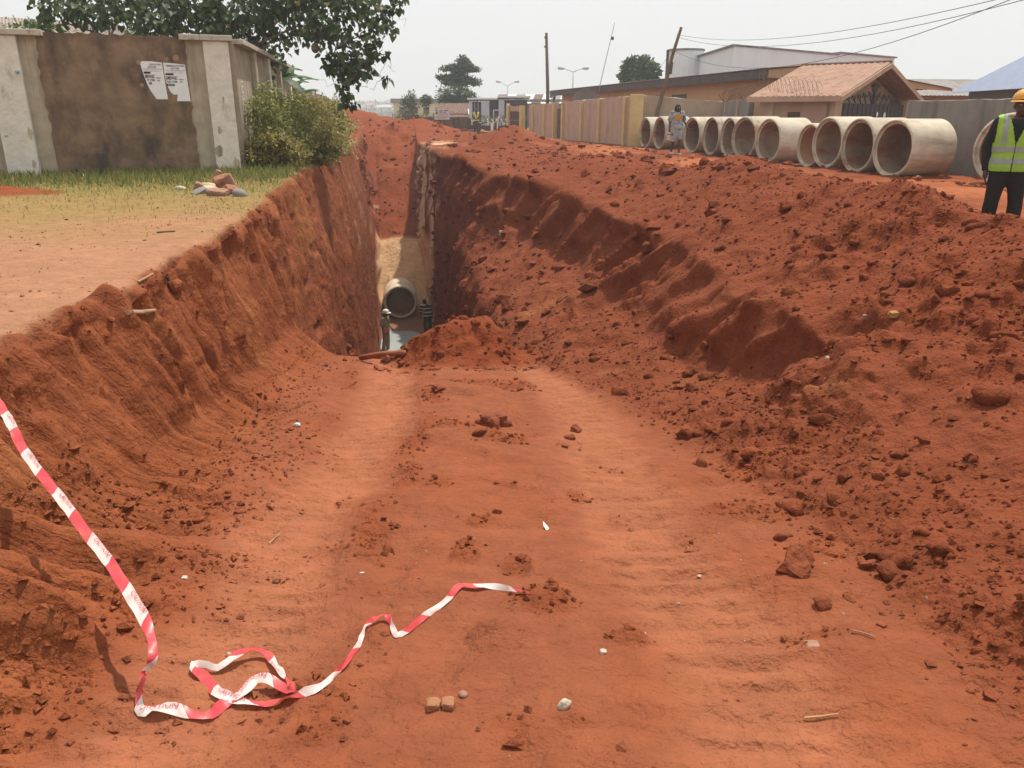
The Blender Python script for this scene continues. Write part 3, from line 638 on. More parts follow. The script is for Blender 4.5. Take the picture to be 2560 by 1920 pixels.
# lower post wall beyond
SA, SB = (-8.45, 31.7), (-13.2, 60.0)
sw, LS = wall_frame(SA, SB, .02, 'compound_wall', 'lower weathered post-and-panel wall behind the banana leaves', 'wall')
MB().box(0, LS, .0, .12, -.1, 2.35).build('wall_panel', M_OLDPLASTER, sw)
x = .3; k = 0
while x < LS:
    MB().box(x, x+.22, -.12, .06, -.1, 2.45).build('post', M_WHITEWASH if k % 3 == 0 else M_OLDPLASTER, sw)
    if k % 2 == 0: MB().box(x-.05, x+.5, -.16, .16, 2.452, 2.52).build('coping', M_COPING, sw)
    x += 1.35; k += 1

# heap of brick rubble beside the wall, each piece a thing
def chunk(name, loc, size, rot, mat_, label, cat, group=None, seed=0, amp=.22, blocky=False, sink=.3):
    V, F = ico(2); V = V.copy()
    if blocky:
        p = 14.0; V = V/((np.abs(V)**p).sum(1)[:, None]**(1/p))
    r = 1+amp*fbm(V[:,0]*1.4+seed*3.7, V[:,1]*1.4, V[:,2]*1.4+seed, 2, 200+seed)
    V = V*r[:, None]*np.array(size)[None]*.5
    o = link(name, np_mesh(name, V, F, smooth=not blocky), mat_)
    o.location = (loc[0], loc[1], loc[2]+size[2]*(.5-sink)); o.rotation_euler = rot
    return tag(o, label, cat, group)
def gxy(px, py): p, _ = ghit(px, py); return p
rub = [(505,474,(.30,.20,.16),(.1,.5,.3),M_BRICKROSE,'brick_piece','pinkish brick piece at the left end of the rubble heap','brick',True),
       (500,484,(.30,.2,.12),(.2,-.4,.9),M_GREYSTONE,'rubble_chunk','grey slab chunk leaning under the left brick of the heap','rubble',True),
       (524,472,(.42,.28,.20),(0,.1,.2),M_TANSTONE,'stone','smooth tan oval stone in the rubble heap','stone',False),
       (527,480,(.28,.2,.16),(.3,.2,.1),M_CHALK,'rubble_chunk','white lime chunk in front of the tan stone','rubble',True),
       (545,468,(.12,.18,.34),(.1,.4,.3),M_BRICKROSE,'brick_piece','narrow brick standing on end in the rubble heap','brick',True),
       (545,489,(.40,.24,.18),(.2,.1,-.2),M_BRICKROSE,'brick_piece','large dark pink brick lying at the front of the rubble heap','brick',True),
       (562,476,(.34,.26,.28),(.3,-.3,.4),M_REDBRICK,'brick_piece','big broken red brick block in the middle of the rubble heap','brick',True),
       (580,476,(.14,.18,.36),(.1,-.35,.2),M_BRICKROSE,'brick_piece','upright pink brick leaning at the right of the heap','brick',True),
       (580,484,(.30,.24,.22),(.5,.2,.8),M_REDBRICK,'brick_piece','orange brick lump low at the right of the heap','brick',True),
       (600,490,(.30,.26,.20),(.2,.3,.1),M_GREYSTONE,'stone','blue-grey stone at the right foot of the rubble heap','stone',False),
       (452,473,(.24,.13,.10),(.1,.1,.2),M_CHALK,'stone','single pale stone in the grass left of the rubble heap','stone',False)]
for i, (px, py, sz, rt, m_, nm, lb, ct, bl) in enumerate(rub):
    p = gxy(px, py); zoff = {4:.12, 6:.10, 7:.08}.get(i, 0)
    sz = tuple(.9*q for q in sz); chunk(nm, (p.x, p.y, p.z+zoff), sz, rt, m_, lb, ct, 'rubble heap by the wall' if i < 10 else None, i, .16, bl, .32)
# ------------------------------------------------------------------ concrete pipes laid out along the road
M_PIPE = mat('cast_concrete', (.50,.44,.35), .9, .16, 3.0, .006, 40, stains=((.32,.25,.18), (1.2,1.2,5), .50, .75))
M_PIPEIN = mat('concrete_bore', (.30,.22,.16), .95, .2, 3.0, .006, 30, stains=((.24,.10,.055), (1.5,1.5,3), .45, .65))
M_PIPERED = mat('soil_stained_concrete', (.34,.19,.11), .95, .2, 3.0, .006, 30)
def lathe(profile, n=48):
    """profile of (x, r) revolved round the x axis"""
    m = MB(); k = len(profile)
    for (x, r) in profile:
        for j in range(n):
            a = 2*math.pi*j/n; m.v.append((x, r*math.cos(a), r*math.sin(a)))
    for i in range(k-1):
        for j in range(n): m.f.append((i*n+j, i*n+(j+1)%n, (i+1)*n+(j+1)%n, (i+1)*n+j))
    return m
OD = 1.36
def make_pipe(L=1.25, od=OD, wall_=.115, bore=M_PIPEIN):
    R = od/2; root = empty('concrete_pipe')
    o = lathe([(.02,R-.012),(.04,R),(L-.03,R),(L,R-.02),(L,R-.06)]).build('barrel', M_PIPE, root, smooth=True)
    lathe([(.02,R-.012),(.0,R-.03),(.0,R-.055),(.06,R-.06),(.062,R-wall_)]).build('socket_rim', M_PIPE, root, smooth=False)
    lathe([(.062,R-wall_),(L-.01,R-wall_),(L,R-.06)]).build('bore', bore, root, smooth=True)
    return root
def copy_tree(o, parent=None):
    c = o.copy(); COL.objects.link(c); c.parent = parent
    for ch in o.children: copy_tree(ch, c)
    return c
pipe_lab = ['farthest concrete pipe beside the yellow corner pillar', 'second farthest concrete pipe just left of the walking woman', 'concrete pipe just right of the walking woman',
    'concrete pipe second to the right of the walking woman', 'concrete pipe third to the right of the walking woman', 'wide-mouthed concrete pipe in the middle of the roadside row',
    'concrete pipe left of the small brown stained one', 'smaller brown stained concrete pipe set back in the row', 'concrete pipe right of the small brown stained one with black streaks inside',
    'second nearest concrete pipe in the row before the gate', 'nearest fully visible concrete pipe with its pale barrel showing']
PIPEVAR = [M_PIPE, mat('cast_concrete_b', (.44,.385,.30), .9, .2, 2.4, .008, 34, stains=((.30,.17,.10), (1.0,1.6,3), .52, .68)), mat('cast_concrete_c', (.53,.46,.36), .9, .16, 3.5, .006, 44, stains=((.34,.26,.19), (.8,2.0,6), .48, .7)), mat('cast_concrete_d', (.47,.42,.35), .9, .2, 2.0, .008, 30, stains=((.28,.18,.12), (1.6,1.2,2), .5, .7))]
pY = [37.3,35.6,31.8,30.1,28.7,27.3,25.7,23.8,22.4,20.9,19.5]
proto = None
for i, Yp in enumerate(pY):
    if i == 7:
        o = make_pipe(1.0, 1.24, .10, M_PIPERED)
    elif proto is None: o = proto = make_pipe()
    else: o = copy_tree(proto)
    R = .62 if i == 7 else OD/2
    x = 9.1-.17*(Yp-19)+(.28 if i == 7 else 0)+[0,.05,-.03,.02,.06,-.04,.0,0,.03,-.02,0][i]
    az = math.radians([76,77,74,78,80,70,73,78,76,77,74][i])
    zg = max(gdrop(x+.5, Yp+.1), gdrop(x, Yp))
    o.location = (x, Yp, max(min(zg, .15), -.02)+R-.03); o.rotation_euler = (0, 0, math.pi/2-az)
    tag(o, pipe_lab[i], 'pipe', 'concrete pipes laid along the road')
    for c in o.children:
        c.rotation_euler = (i*.7, 0, 0)
        if i != 7 and c.name.startswith(('barrel','socket_rim')):
            c.material_slots[0].link = 'OBJECT'; c.material_slots[0].material = PIPEVAR[i % 4]
o = copy_tree(proto); o.location = (10.12, 16.75, OD/2+.05); o.rotation_euler = (0, 0, math.pi/2-math.radians(58)); o.scale = (1, 1.08, 1.08)
tag(o, 'concrete pipe half hidden behind the worker at the right edge', 'pipe', 'concrete pipes laid along the road')
for c in o.children: c.rotation_euler = (.4, 0, 0)

# ------------------------------------------------------------------ pink boundary wall with yellow pillars
M_PINK = mat('faded_pink_paint', (.46,.315,.24), .9, .10, 2.0, .004, 30, stains=((.33,.23,.17), (1.5,1.5,.5), .5, .75))
M_YELLOW = mat('yellow_ochre_paint', (.56,.42,.205), .85, .10, 3.0, .004, 30, stains=((.45,.33,.15), (3,3,1), .55, .75))
M_GREIGE = mat('dusty_cement_render', (.40,.31,.23), .9, .10, 1.5, .004, 25, stains=((.30,.24,.19), (1.2,1.2,.5), .5, .75))
M_GREYWALL = mat('grey_block_wall', (.235,.21,.185), .95, .18, 2.0, .01, 18, stains=((.14,.125,.11), (3,3,.4), .48, .7))
M_DOOR = mat('brown_steel_door', (.10,.06,.045), .6, .2, 6)
M_TAN = mat('tan_house_paint', (.52,.315,.17), .9, .08, 1.5, .004, 30)
M_FASCIA = mat('dark_fascia_board', (.10,.085,.085), .9, .25, 6, .006, 40)
M_ROOFRUST = mat('rusted_zinc_roof', (.31,.185,.13), .85, .18, 2.5, .004, 30, stains=((.22,.10,.07), (3,3,1), .5, .7))
M_ROOFBROWN = mat('brown_zinc_roof', (.165,.095,.075), .85, .2, 3, .004, 30, stains=((.11,.06,.05), (2,2,2), .5, .7))
M_WHITEPAINT = mat('white_house_paint', (.74,.76,.77), .85, .05, 1.0)
M_GREYROOF = mat('grey_zinc_roof', (.24,.22,.21), .8, .15, 3, stains=((.16,.13,.12), (2,2,2), .5, .7))
def corrugated(parent, name, mat_, P0, P1, Q0, Q1, pitch=.18, depth=.03, lift=0.0):
    """roof sheet between eave P0-P1 and ridge Q0-Q1 with ribs running up the slope"""
    P0, P1, Q0, Q1 = map(Vector, (P0, P1, Q0, Q1)); n = max(6, int((P1-P0).length/pitch)*2)
    nrm = (P1-P0).cross(Q0-P0).normalized()
    if nrm.z < 0: nrm = -nrm
    V = []; F = []
    for i in range(n+1):
        t = i/n; off = nrm*(depth*(i % 2)+lift)
        V += [tuple(P0.lerp(P1, t)+off), tuple(Q0.lerp(Q1, t)+off)]
    for i in range(n): F.append((2*i, 2*i+2, 2*i+3, 2*i+1))
    me = bpy.data.meshes.new(name); me.from_pydata(V, [], F)
    o = link(name, me, mat_, parent); s = o.modifiers.new('sheet', 'SOLIDIFY'); s.thickness = .012
    return o
PA, PB = (1.15, 56.5), (5.62, 38.6)
pw, LP = wall_frame(PA, PB, 0, 'boundary_wall', 'pink roadside wall with yellow pillars behind the row of pipes', 'wall')
def s_of(px, z=1.0):               # where along the pink wall a given pillar stands
    best = min(range(0, 2000), key=lambda i: abs(1280+FPX*(PA[0]+(PB[0]-PA[0])*i/2000)/((PA[1]+(PB[1]-PA[1])*i/2000)*CP-(z-CAMZ)*SP)-px)); return LP*best/2000
zt = lambda s: 2.02+.22*s/LP
gaps = [(s_of(1390), s_of(1404))]
segs = [(0.0, gaps[0][0]), (gaps[0][1], LP)]
rngp = random.Random(4)
for a, b in segs:
    n = max(4, int((b-a)/.35)); m = MB(); V = []; N2 = 2*(n+1)
    for y_ in (.0, .18):
        for i in range(n+1): V.append((a+(b-a)*i/n, y_, -.1))
        for i in range(n+1): V.append((a+(b-a)*i/n, y_, zt(a+(b-a)*i/n)+rngp.uniform(-.02,.025)))
    F = []; o2 = 2*(n+1)
    for i in range(n):
        F += [(i,i+1,n+2+i,n+1+i), (o2+i+1,o2+i,o2+n+1+i,o2+n+2+i), (n+1+i,n+2+i,o2+n+2+i,o2+n+1+i)]
    F += [(0,n+1,o2+n+1,o2), (n,o2+n,o2+2*n+1,2*n+1)]
    m.add(V, F).build('wall_panel', M_PINK, pw)
for px in (1334, 1362, 1386, 1408, 1455, 1499, 1563):
    s = s_of(px); MB().box(s-.13, s+.13, -.12, .02, -.1, zt(s)-(.12 if px in (1455,) else .02)).build('pillar', M_YELLOW, pw, bevel=.01)
MB().box(gaps[0][0]+.1, gaps[0][1]-.1, .05, .10, .05, 1.75).build('door', M_DOOR, pw)
# gate with a brown door at its far end
gw, LG = wall_frame((-.32, 58.6), (1.12, 56.6), 0, 'gateway', 'yellow framed gateway with a brown steel door at the end of the pink wall', 'gate')
for x0 in (.0, 1.55): MB().box(x0, x0+.28, -.12, .2, -.1, 2.0).build('post', M_YELLOW, gw)
MB().box(.285, 1.545, -.02, .16, 1.62, 1.95).build('lintel', M_PINK, gw)
d_ = MB().box(.30, 1.53, .02, .07, .0, 1.61).build('door', M_DOOR, gw); MB().box(.36, 1.47, -.002, .018, .98, 1.06).build('rail', M_GREYWALL, d_)
MB().box(.18, .42, -.2, -.1, 2.0, 2.14).build('lamp_box', M_WHITEPAINT, gw)
# yellow corner pillar and the return wall
cp = MB().box(-.28, .34, -.18, .22, -.1, 2.30).build('corner_pillar', M_YELLOW, None, bevel=.015); cp.location = (5.72, 38.55, 0); cp.rotation_euler = (0,0,math.radians(-8))
tag(cp, 'broad yellow corner pillar at the near end of the pink wall', 'pillar')
rt, LT = wall_frame((6.05, 38.9), (9.5, 37.9), 0, 'boundary_wall', 'dull rendered wall right of the yellow corner pillar behind the pipes', 'wall')
n = 12; m = MB(); V = []
for y_ in (.0, .18):
    for i in range(n+1): V.append((LT*i/n, y_, -.1))
    for i in range(n+1): V.append((LT*i/n, y_, 2.27-.3*i/n+rngp.uniform(-.015,.015)))
o2 = 2*(n+1); F = []
for i in range(n): F += [(i,i+1,n+2+i,n+1+i),(o2+i+1,o2+i,o2+n+1+i,o2+n+2+i),(n+1+i,n+2+i,o2+n+2+i,o2+n+1+i)]
F += [(0,n+1,o2+n+1,o2),(n,o2+n,o2+2*n+1,2*n+1)]
m.add(V, F).build('wall_panel', M_GREIGE, rt)
# grey block wall with coiled razor wire
def coil(parent, P0, P1, R, turns, mat_, name='razor_wire', jitter=.1):
    P0, P1 = Vector(P0), Vector(P1); pts = []; rg = random.Random(int(turns*7)); n = int(turns*12)
    ax = (P1-P0).normalized(); sd = ax.cross(Vector((0,0,1))).normalized()
    for i in range(n+1):
        a = 2*math.pi*i/12; r = R*(1+rg.uniform(-jitter, jitter))
        pts.append(P0.lerp(P1, i/n)+(sd*math.cos(a)*.6+Vector((0,0,1))*math.sin(a))*r+ax*.1*math.sin(a))
    return MB().tube(pts, .007, 3, cap=False).build(name, mat_, parent)
M_WIRE = mat('rusty_wire', (.20,.14,.10), .8, .2)
bw, LB = wall_frame((9.42, 37.6), (8.95, 31.6), 0, 'boundary_wall', 'grey block wall with coiled razor wire beside the gatehouse', 'wall')
MB().box(0, LB, .0, .2, -.1, 1.93).build('wall_panel', M_GREYWALL, bw)
for x in (1.0, 3.8): MB().box(x, x+.25, -.05, .1, -.1, 1.94).build('pier', M_GREIGE, bw)
for x in (.3, 4.6):
    for sg in (-1, 1): MB().tube([(x,.1,1.9),(x+.12,.1+sg*.32,2.25)], .018, 5).build('wire_bracket', M_WIRE, bw)
coil(bw, (.2,.1,2.2), (5.9,.1,2.25), .24, 26, M_WIRE)
# near grey wall at the right edge
nw, LN = wall_frame((10.62, 22.4), (12.35, 13.0), 0, 'boundary_wall', 'soot-streaked grey concrete wall behind the worker at the right edge', 'wall')
n = 26; m = MB(); V = []
for y_ in (.0, .2):
    for i in range(n+1): V.append((LN*i/n, y_, -.1))
    for i in range(n+1): V.append((LN*i/n, y_, 1.76+rngp.uniform(-.015,.015)))
o2 = 2*(n+1); F = []
for i in range(n): F += [(i,i+1,n+2+i,n+1+i),(o2+i+1,o2+i,o2+n+1+i,o2+n+2+i),(n+1+i,n+2+i,o2+n+2+i,o2+n+1+i)]
F += [(0,n+1,o2+n+1,o2),(n,o2+n,o2+2*n+1,2*n+1)]
m.add(V, F).build('wall_panel', M_GREYWALL, nw)
for sg in (-1, 1): MB().tube([(4.2,.1,1.72),(4.2+sg*.22,.1,2.05)], .016, 5).build('wire_bracket', M_WIRE, nw)

# ------------------------------------------------------------------ gatehouse with rusted roof and ornate gate
M_GATE = mat('dark_steel_gate', (.055,.048,.048), .55, .2, 4)
M_GABLE = mat('gatehouse_tan_render', (.44,.32,.215), .9, .12, 2, .004, 30, stains=((.30,.22,.15), (2,2,.8), .5, .75))
M_ROSE = mat('gatehouse_pink_render', (.42,.275,.20), .9, .12, 2, .004, 30)
K = Vector((10.98, 28.8, 0)); W_ = 8.0; D_ = 2.6
gh = empty('gatehouse', K, math.atan2(.733, .68), 'pink gatehouse with rusted gable roof and dark ornamental gate', 'gatehouse')
# local x = along the gable front (right), local y = back
MB().box(.0, .18, .0, D_, -.1, 2.02).build('side_wall', M_ROSE, gh)
MB().box(W_-.2, W_, .0, D_, -.1, 2.02).build('side_wall', M_ROSE, gh)
MB().box(.0, .62, -.16, .14, -.1, 1.95).build('gate_pillar', M_GABLE, gh, bevel=.01)
MB().box(W_-.62, W_, -.16, .14, -.1, 1.95).build('gate_pillar', M_GABLE, gh, bevel=.01)
tri = MB(); tri.add([(.18,.5,1.2),(W_-.2,.5,1.2),(W_-.2,.5,2.05),(W_/2,.5,3.12),(.18,.5,2.05),(.18,.62,1.2),(W_-.2,.62,1.2),(W_-.2,.62,2.05),(W_/2,.62,3.12),(.18,.62,2.05)], [(0,1,2,3,4),(9,8,7,6,5)]+[(i,5+i,5+(i+1)%5,(i+1)%5) for i in range(5)])
tri.build('gable_wall', M_GABLE, gh)
MB().box(-.03, -.002, 1.05, 1.5, .98, 1.5).build('window', M_DOOR, gh)
MB().box(-.06, -.001, 2.05, 2.22, -.1, 1.9).build('pilaster', M_GABLE, gh)
zr, ze, oh = 3.24, 2.08, .38
corrugated(gh, 'roof_sheet', M_ROOFRUST, (-oh,-.45,ze-.08), (-oh,D_+.35,ze-.08), (W_/2,-.45,zr), (W_/2,D_+.35,zr), .22, .03)
corrugated(gh, 'roof_sheet', M_ROOFRUST, (W_+oh,-.45,ze-.08), (W_+oh,D_+.35,ze-.08), (W_/2,-.45,zr), (W_/2,D_+.35,zr), .22, .03)
MB().tube([(W_/2,-.47,zr+.03),(W_/2,D_+.37,zr+.03)], .06, 6).build('ridge_cap', M_ROOFBROWN, gh)
for sg in (0, 1):
    a, b = ((-oh,ze-.09),(W_/2,zr-.02)) if sg == 0 else ((W_+oh,ze-.09),(W_/2,zr-.02))
    m = MB(); m.add([(a[0],-.50,a[1]-.17),(b[0],-.50,b[1]-.17),(b[0],-.50,b[1]),(a[0],-.50,a[1]),(a[0],-.46,a[1]-.17),(b[0],-.46,b[1]-.17),(b[0],-.46,b[1]),(a[0],-.46,a[1])], [(0,1,2,3),(7,6,5,4),(0,4,5,1),(1,5,6,2),(2,6,7,3),(3,7,4,0)]); m.build('barge_board', M_GABLE, gh)
MB().box(-oh-.03, -oh, -.46, D_+.35, ze-.24, ze-.06).build('eave_board', M_ROSE, gh)
g0, g1, gt = .66, W_-.66, 1.80
gate = MB().box(g0, g1, -.02, .02, .02, gt).build('gate_leaf', M_GATE, gh)
nb = 15
for i in range(nb+1):
    x = g0+(g1-g0)*i/nb; MB().box(x-.02, x+.02, -.045, -.0205, .04, gt-.02).build('gate_rib', M_GATE, gate)
def ring_(cx, cz, r, w=.02, a0=0, a1=6.28, n=16): return [(cx+r*math.cos(a0+(a1-a0)*i/n), 0.0, cz+r*math.sin(a0+(a1-a0)*i/n)) for i in range(n+1)]
cx = (g0+g1)/2
orn = empty('tmp')
bpy.data.objects.remove(orn)
trunk = MB().tube([(cx,0,gt),(cx,0,gt+.30),(cx,0,gt+.5)], [.09,.075,.05], 6)
for k in range(-4, 5): trunk.tube([(cx,0,gt+.3),(cx+k*.07,0,gt+.55),(cx+k*.13,0,gt+.80-.03*abs(k))], [.03,.025,.014], 5)
trunk.build('gate_tree_ornament', M_GATE, gh)
for sg in (-1, 1):
    for k in range(5):
        x = cx+sg*(.42+.52*k); hgt = .34-.045*k; m = MB()
        sp = [(x+sg*(.22-.19*t)*math.cos(5.2*t)*1.0, 0, gt+.05+hgt*.5+(.22-.17*t)*math.sin(5.2*t)*(hgt/.34)) for t in [i/14 for i in range(15)]]
        m.tube(sp, .022, 5); m.tube([(x-sg*.22,0,gt),(x-sg*.05,0,gt+hgt*.6),(x+sg*.2,0,gt+hgt*1.25)], .024, 5)
        m.build('gate_scroll', M_GATE, gh)
for (x, z, r) in ((cx+.42,1.42,.09),(cx+1.22,1.38,.115)):
    m = MB(); m.tube([(x,-.052,z),(x,-.066,z)], r, 18); m.build('white_disc', M_WHITEPAINT, gh)
MB().box(cx+.28, cx+.50, -.062, -.047, .92, 1.14).build('notice_plate', mat('grey_notice', (.42,.40,.40), .7, .25, 14), gh)
coil(gh, (-.25,.3,2.25), (-.25,2.6,2.55), .26, 14, M_WIRE)

# ------------------------------------------------------------------ houses behind the walls on the right
tb = empty('bungalow', (3.55, 69.5, 0), math.atan2(36.0-69.5, 10.95-3.55), 'long tan bungalow with dark fascia behind the pink wall', 'house')
LTB = math.hypot(36-69.5, 10.95-3.55)   # local x runs towards the camera, local +y is to the right (behind)
MB().box(.9, LTB-.3, .35, 7.0, -.1, 2.6).build('wall', M_TAN, tb)
MB().box(.9, LTB-.3, .35, .5, 2.604, 3.1).build('wall', M_TAN, tb)
MB().box(-.2, LTB+.2, -.25, -.15, 2.86, 3.24).build('fascia', M_FASCIA, tb)
m = MB(); m.add([(LTB+.2,-.25,2.9),(LTB+.2,9,2.4),(LTB+.2,9,2.5),(LTB+.2,2.4,3.42),(LTB+.2,-.25,3.22)], [(0,1,2,3,4)]); m.build('gable_end', M_TAN, tb)
corrugated(tb, 'roof_sheet', M_ROOFBROWN, (-.2,-.3,3.26), (LTB+.3,-.3,3.26), (2,2.4,3.47), (LTB+.3,2.4,3.47), .3, .03)
corrugated(tb, 'roof_sheet', M_ROOFBROWN, (-.2,9.0,2.5), (LTB+.3,9.0,2.5), (2,2.4,3.47), (LTB+.3,2.4,3.47), .3, .03)
for k in range(7): MB().box(3.0+k*3.4, 4.9+k*3.4, -.40+.7, .34, 1.2, 2.45).build('louvre_window', M_DOOR, tb)
for x in (-.05, .25): MB().tube([(x,-.1,0),(x,-.1,2.86)], .05, 6).build('porch_post', M_FASCIA, tb)
for sg in (0, 1): MB().tube([(-.1+sg*.5,-.1,2.3),(.4-sg*.5+.3,-.1,2.85)], .03, 5).build('porch_brace', M_FASCIA, tb)

wh = empty('white_building', (13.0, 50.0, 0), 0, 'large plain white building rising behind the tan bungalow', 'building')
m = MB(); pts = [(0,0),(15.1,12.5),(15.1,22),(0,14),(-.05,8.9)]
m.prism([(0,0),(9.0,7.45),(7,18),(0,14)], -.1, 5.2); m.build('wall', M_WHITEPAINT, wh)
MB().prism([(9.02,7.47),(15.1,12.5),(13,22),(7.02,18)], -.1, 5.32).build('wing_wall', M_WHITEPAINT, wh)
MB().prism([(-.15,-.2),(9.1,7.4),(7.1,18.1),(-.15,14.2)], 5.204, 5.30).build('roof_edge', M_GREYROOF, wh)
MB().prism([(9.12,7.42),(15.3,12.5),(13.1,22.1),(7.12,18.05)], 5.324, 5.42).build('roof_edge', M_GREYROOF, wh)
n = 20; m = MB(); m.prism([(-.75+1.25*math.cos(2*math.pi*i/n), 10.1+1.25*math.sin(2*math.pi*i/n)) for i in range(n)], -.1, 5.62); m.build('round_bay', M_WHITEPAINT, wh, smooth=False)
m = MB(); m.prism([(-.75+1.32*math.cos(2*math.pi*i/n), 10.1+1.32*math.sin(2*math.pi*i/n)) for i in range(n)], 5.624, 5.74); m.build('bay_cap', M_GREYROOF, wh)
MB().box(-2.1, -1.9, 9.9, 10.2, -.1, 5.7).build('corner_post', M_FASCIA, wh)

hs = empty('house', (20.4, 44.0, 0), math.radians(10), 'low grey-roofed house beyond the gatehouse', 'house')
MB().box(.3, 11.5, .4, 6, -.1, 2.35).build('wall', M_TAN, hs)
corrugated(hs, 'roof_sheet', M_GREYROOF, (-.3,-.2,2.35), (12,-.2,2.35), (1.2,3.2,3.28), (10.5,3.2,3.28), .25, .03)
corrugated(hs, 'roof_sheet', M_GREYROOF, (-.3,6.6,2.35), (12,6.6,2.35), (1.2,3.2,3.28), (10.5,3.2,3.28), .25, .03)
MB().box(3.4, 4.4, .36, .398, 1.1, 2.1).build('window', M_DOOR, hs)
M_BLUEROOF = mat('blue_sheet_roof', (.20,.24,.34), .7, .1, 3)
hb = empty('house', (21.2, 34.5, 0), math.radians(-6), 'blue-roofed grey house with a white framed window at the right edge', 'house')
MB().box(.6, 7.0, .3, 7, -.1, 2.72).build('wall', mat('slate_grey_paint', (.19,.20,.21), .9, .1, 2), hb)
m = MB(); m.add([(.6,.298,2.72),(7.0,.298,2.72),(3.8,.298,4.4)], [(0,1,2)]); m.build('gable', bpy.data.materials['slate_grey_paint'], hb)
corrugated(hb, 'roof_sheet', M_BLUEROOF, (-.1,-.2,2.42), (-.1,7.4,2.42), (3.8,-.2,4.5), (3.8,7.4,4.5), .25, .03)
corrugated(hb, 'roof_sheet', M_BLUEROOF, (7.7,-.2,2.42), (7.7,7.4,2.42), (3.8,-.2,4.5), (3.8,7.4,4.5), .25, .03)
w = MB().box(1.55, 2.25, .27, .296, 1.2, 2.25).build('window', M_DOOR, hb)
MB().box(1.47, 2.33, .24, .268, 2.25, 2.34).build('window_frame', M_WHITEPAINT, w); MB().box(1.47, 1.55, .24, .268, 1.15, 2.248).build('window_frame', M_WHITEPAINT, w); MB().box(2.25, 2.33, .24, .268, 1.15, 2.248).build('window_frame', M_WHITEPAINT, w)

# ------------------------------------------------------------------ poles, lamps and wires
def pole(name, pts, r0, r1, mat_, label, cat, n=10):
    base = Vector(pts[0]); o = empty(name, base, 0, label, cat); m = MB()
    L = len(pts); m.tube([Vector(p)-base for p in pts], [r0+(r1-r0)*i/(L-1) for i in range(L)], n); m.build('shaft', mat_, o, smooth=True); return o
p_ = at_y(1368, 250, 60); t_ = at_y(1366, 82, 60)
up = pole('utility_pole', [(p_.x, 60, 0), (p_.x+.03, 60, 3.0), (t_.x, 60, t_.z)], .15, .10, M_TIMBER, 'tall dark upright wooden pole behind the pink wall', 'pole')
for z in (t_.z-.3, t_.z-.9): MB().box(-.26, -.1, -.06, .06, z-.06, z+.06).build('insulator', M_DARKMETAL, up)
lp = pole('utility_pole', [(6.55, 38.45, 0), (6.72, 38.45, 1.6), (7.05, 38.4, 3.0), (7.22, 38.4, 3.9), (7.55, 38.4, 5.1)], .10, .07, M_TIMBER, 'leaning crooked wooden pole behind the walking woman', 'pole')
MB().tube([(.62,-.13,3.15),(.66,-.13,3.65)], .07, 6).build('splice_board', M_FASCIA, lp)
a_ = at_y(1500, 212, 56); b_ = at_y(1537, 56, 56)
an = pole('antenna_mast', [(a_.x-.28, 56, 0), a_, b_], .03, .022, mat('grey_steel_mast', (.25,.25,.25), .6), 'thin leaning antenna mast above the tan bungalow', 'antenna', 6)
MB().box(b_.x-a_.x+.09, b_.x-a_.x+.25, -.03, .03, b_.z-1.05, b_.z-.85).build('mast_clip', M_DARKMETAL, an)
M_LAMP = mat('lamp_grey', (.45,.46,.46), .5, .08)
def street_lamp(px, ytop, Y, label, half=1.9, ar=.35):
    t = at_y(px, ytop, Y); o = empty('street_lamp', (t.x, Y, 0), 0, label, 'street lamp', 'double-armed street lamps')
    MB().tube([(0,0,0),(0,0,t.z)], [.11,.07], 8).build('post', M_LAMP, o, smooth=True)
    for sg in (-1, 1):
        MB().tube([(0,0,t.z),(sg*half*.35,0,t.z+ar*.55),(sg*half*.62,0,t.z+ar*.9)], .05, 6).build('arm', M_LAMP, o, smooth=True)
        m = MB(); m.tube([(sg*half*.58,0,t.z+ar*.88),(sg*half*.7,0,t.z+ar*.95),(sg*half*.95,0,t.z+ar*1.05),(sg*half*1.02,0,t.z+ar*1.0)], [.09,.17,.21,.08], 8); m.build('lamp_head', M_LAMP, o, smooth=True)
street_lamp(1433, 180, 108, 'double-armed street lamp above the tan bungalow roof', 1.95, .45)
street_lamp(1269, 216, 150, 'smaller double-armed street lamp beyond the purple house', 2.05, .8)
def wire(name, P0, P1, sag, label, r=.008, n=24):
    P0, P1 = Vector(P0), Vector(P1)
    pts = [P0.lerp(P1, i/n)-Vector((0,0,4*sag*(i/n)*(1-i/n))) for i in range(n+1)]
    o = MB().tube(pts, r, 4).build(name, M_DARKMETAL, None); return tag(o, label, 'cable', 'overhead cables')
tp = Vector((7.35, 38.35, 4.7))
wire('overhead_cable', tp+Vector((0,0,.1)), at_y(2640, -38, 15), .5, 'uppermost overhead cable crossing the sky at the right')
wire('overhead_cable', tp, at_y(2640, -22, 15.2), .62, 'middle overhead cable with small spacers at the right')
wire('overhead_cable', tp-Vector((0,0,.6)), at_y(2640, -48, 14.6), 1.0, 'lowest overhead cable sagging over the gatehouse')
wire('overhead_cable', tp-Vector((0,0,.3)), at_y(1640, 177, 52), .1, 'short cable running left from the leaning pole')
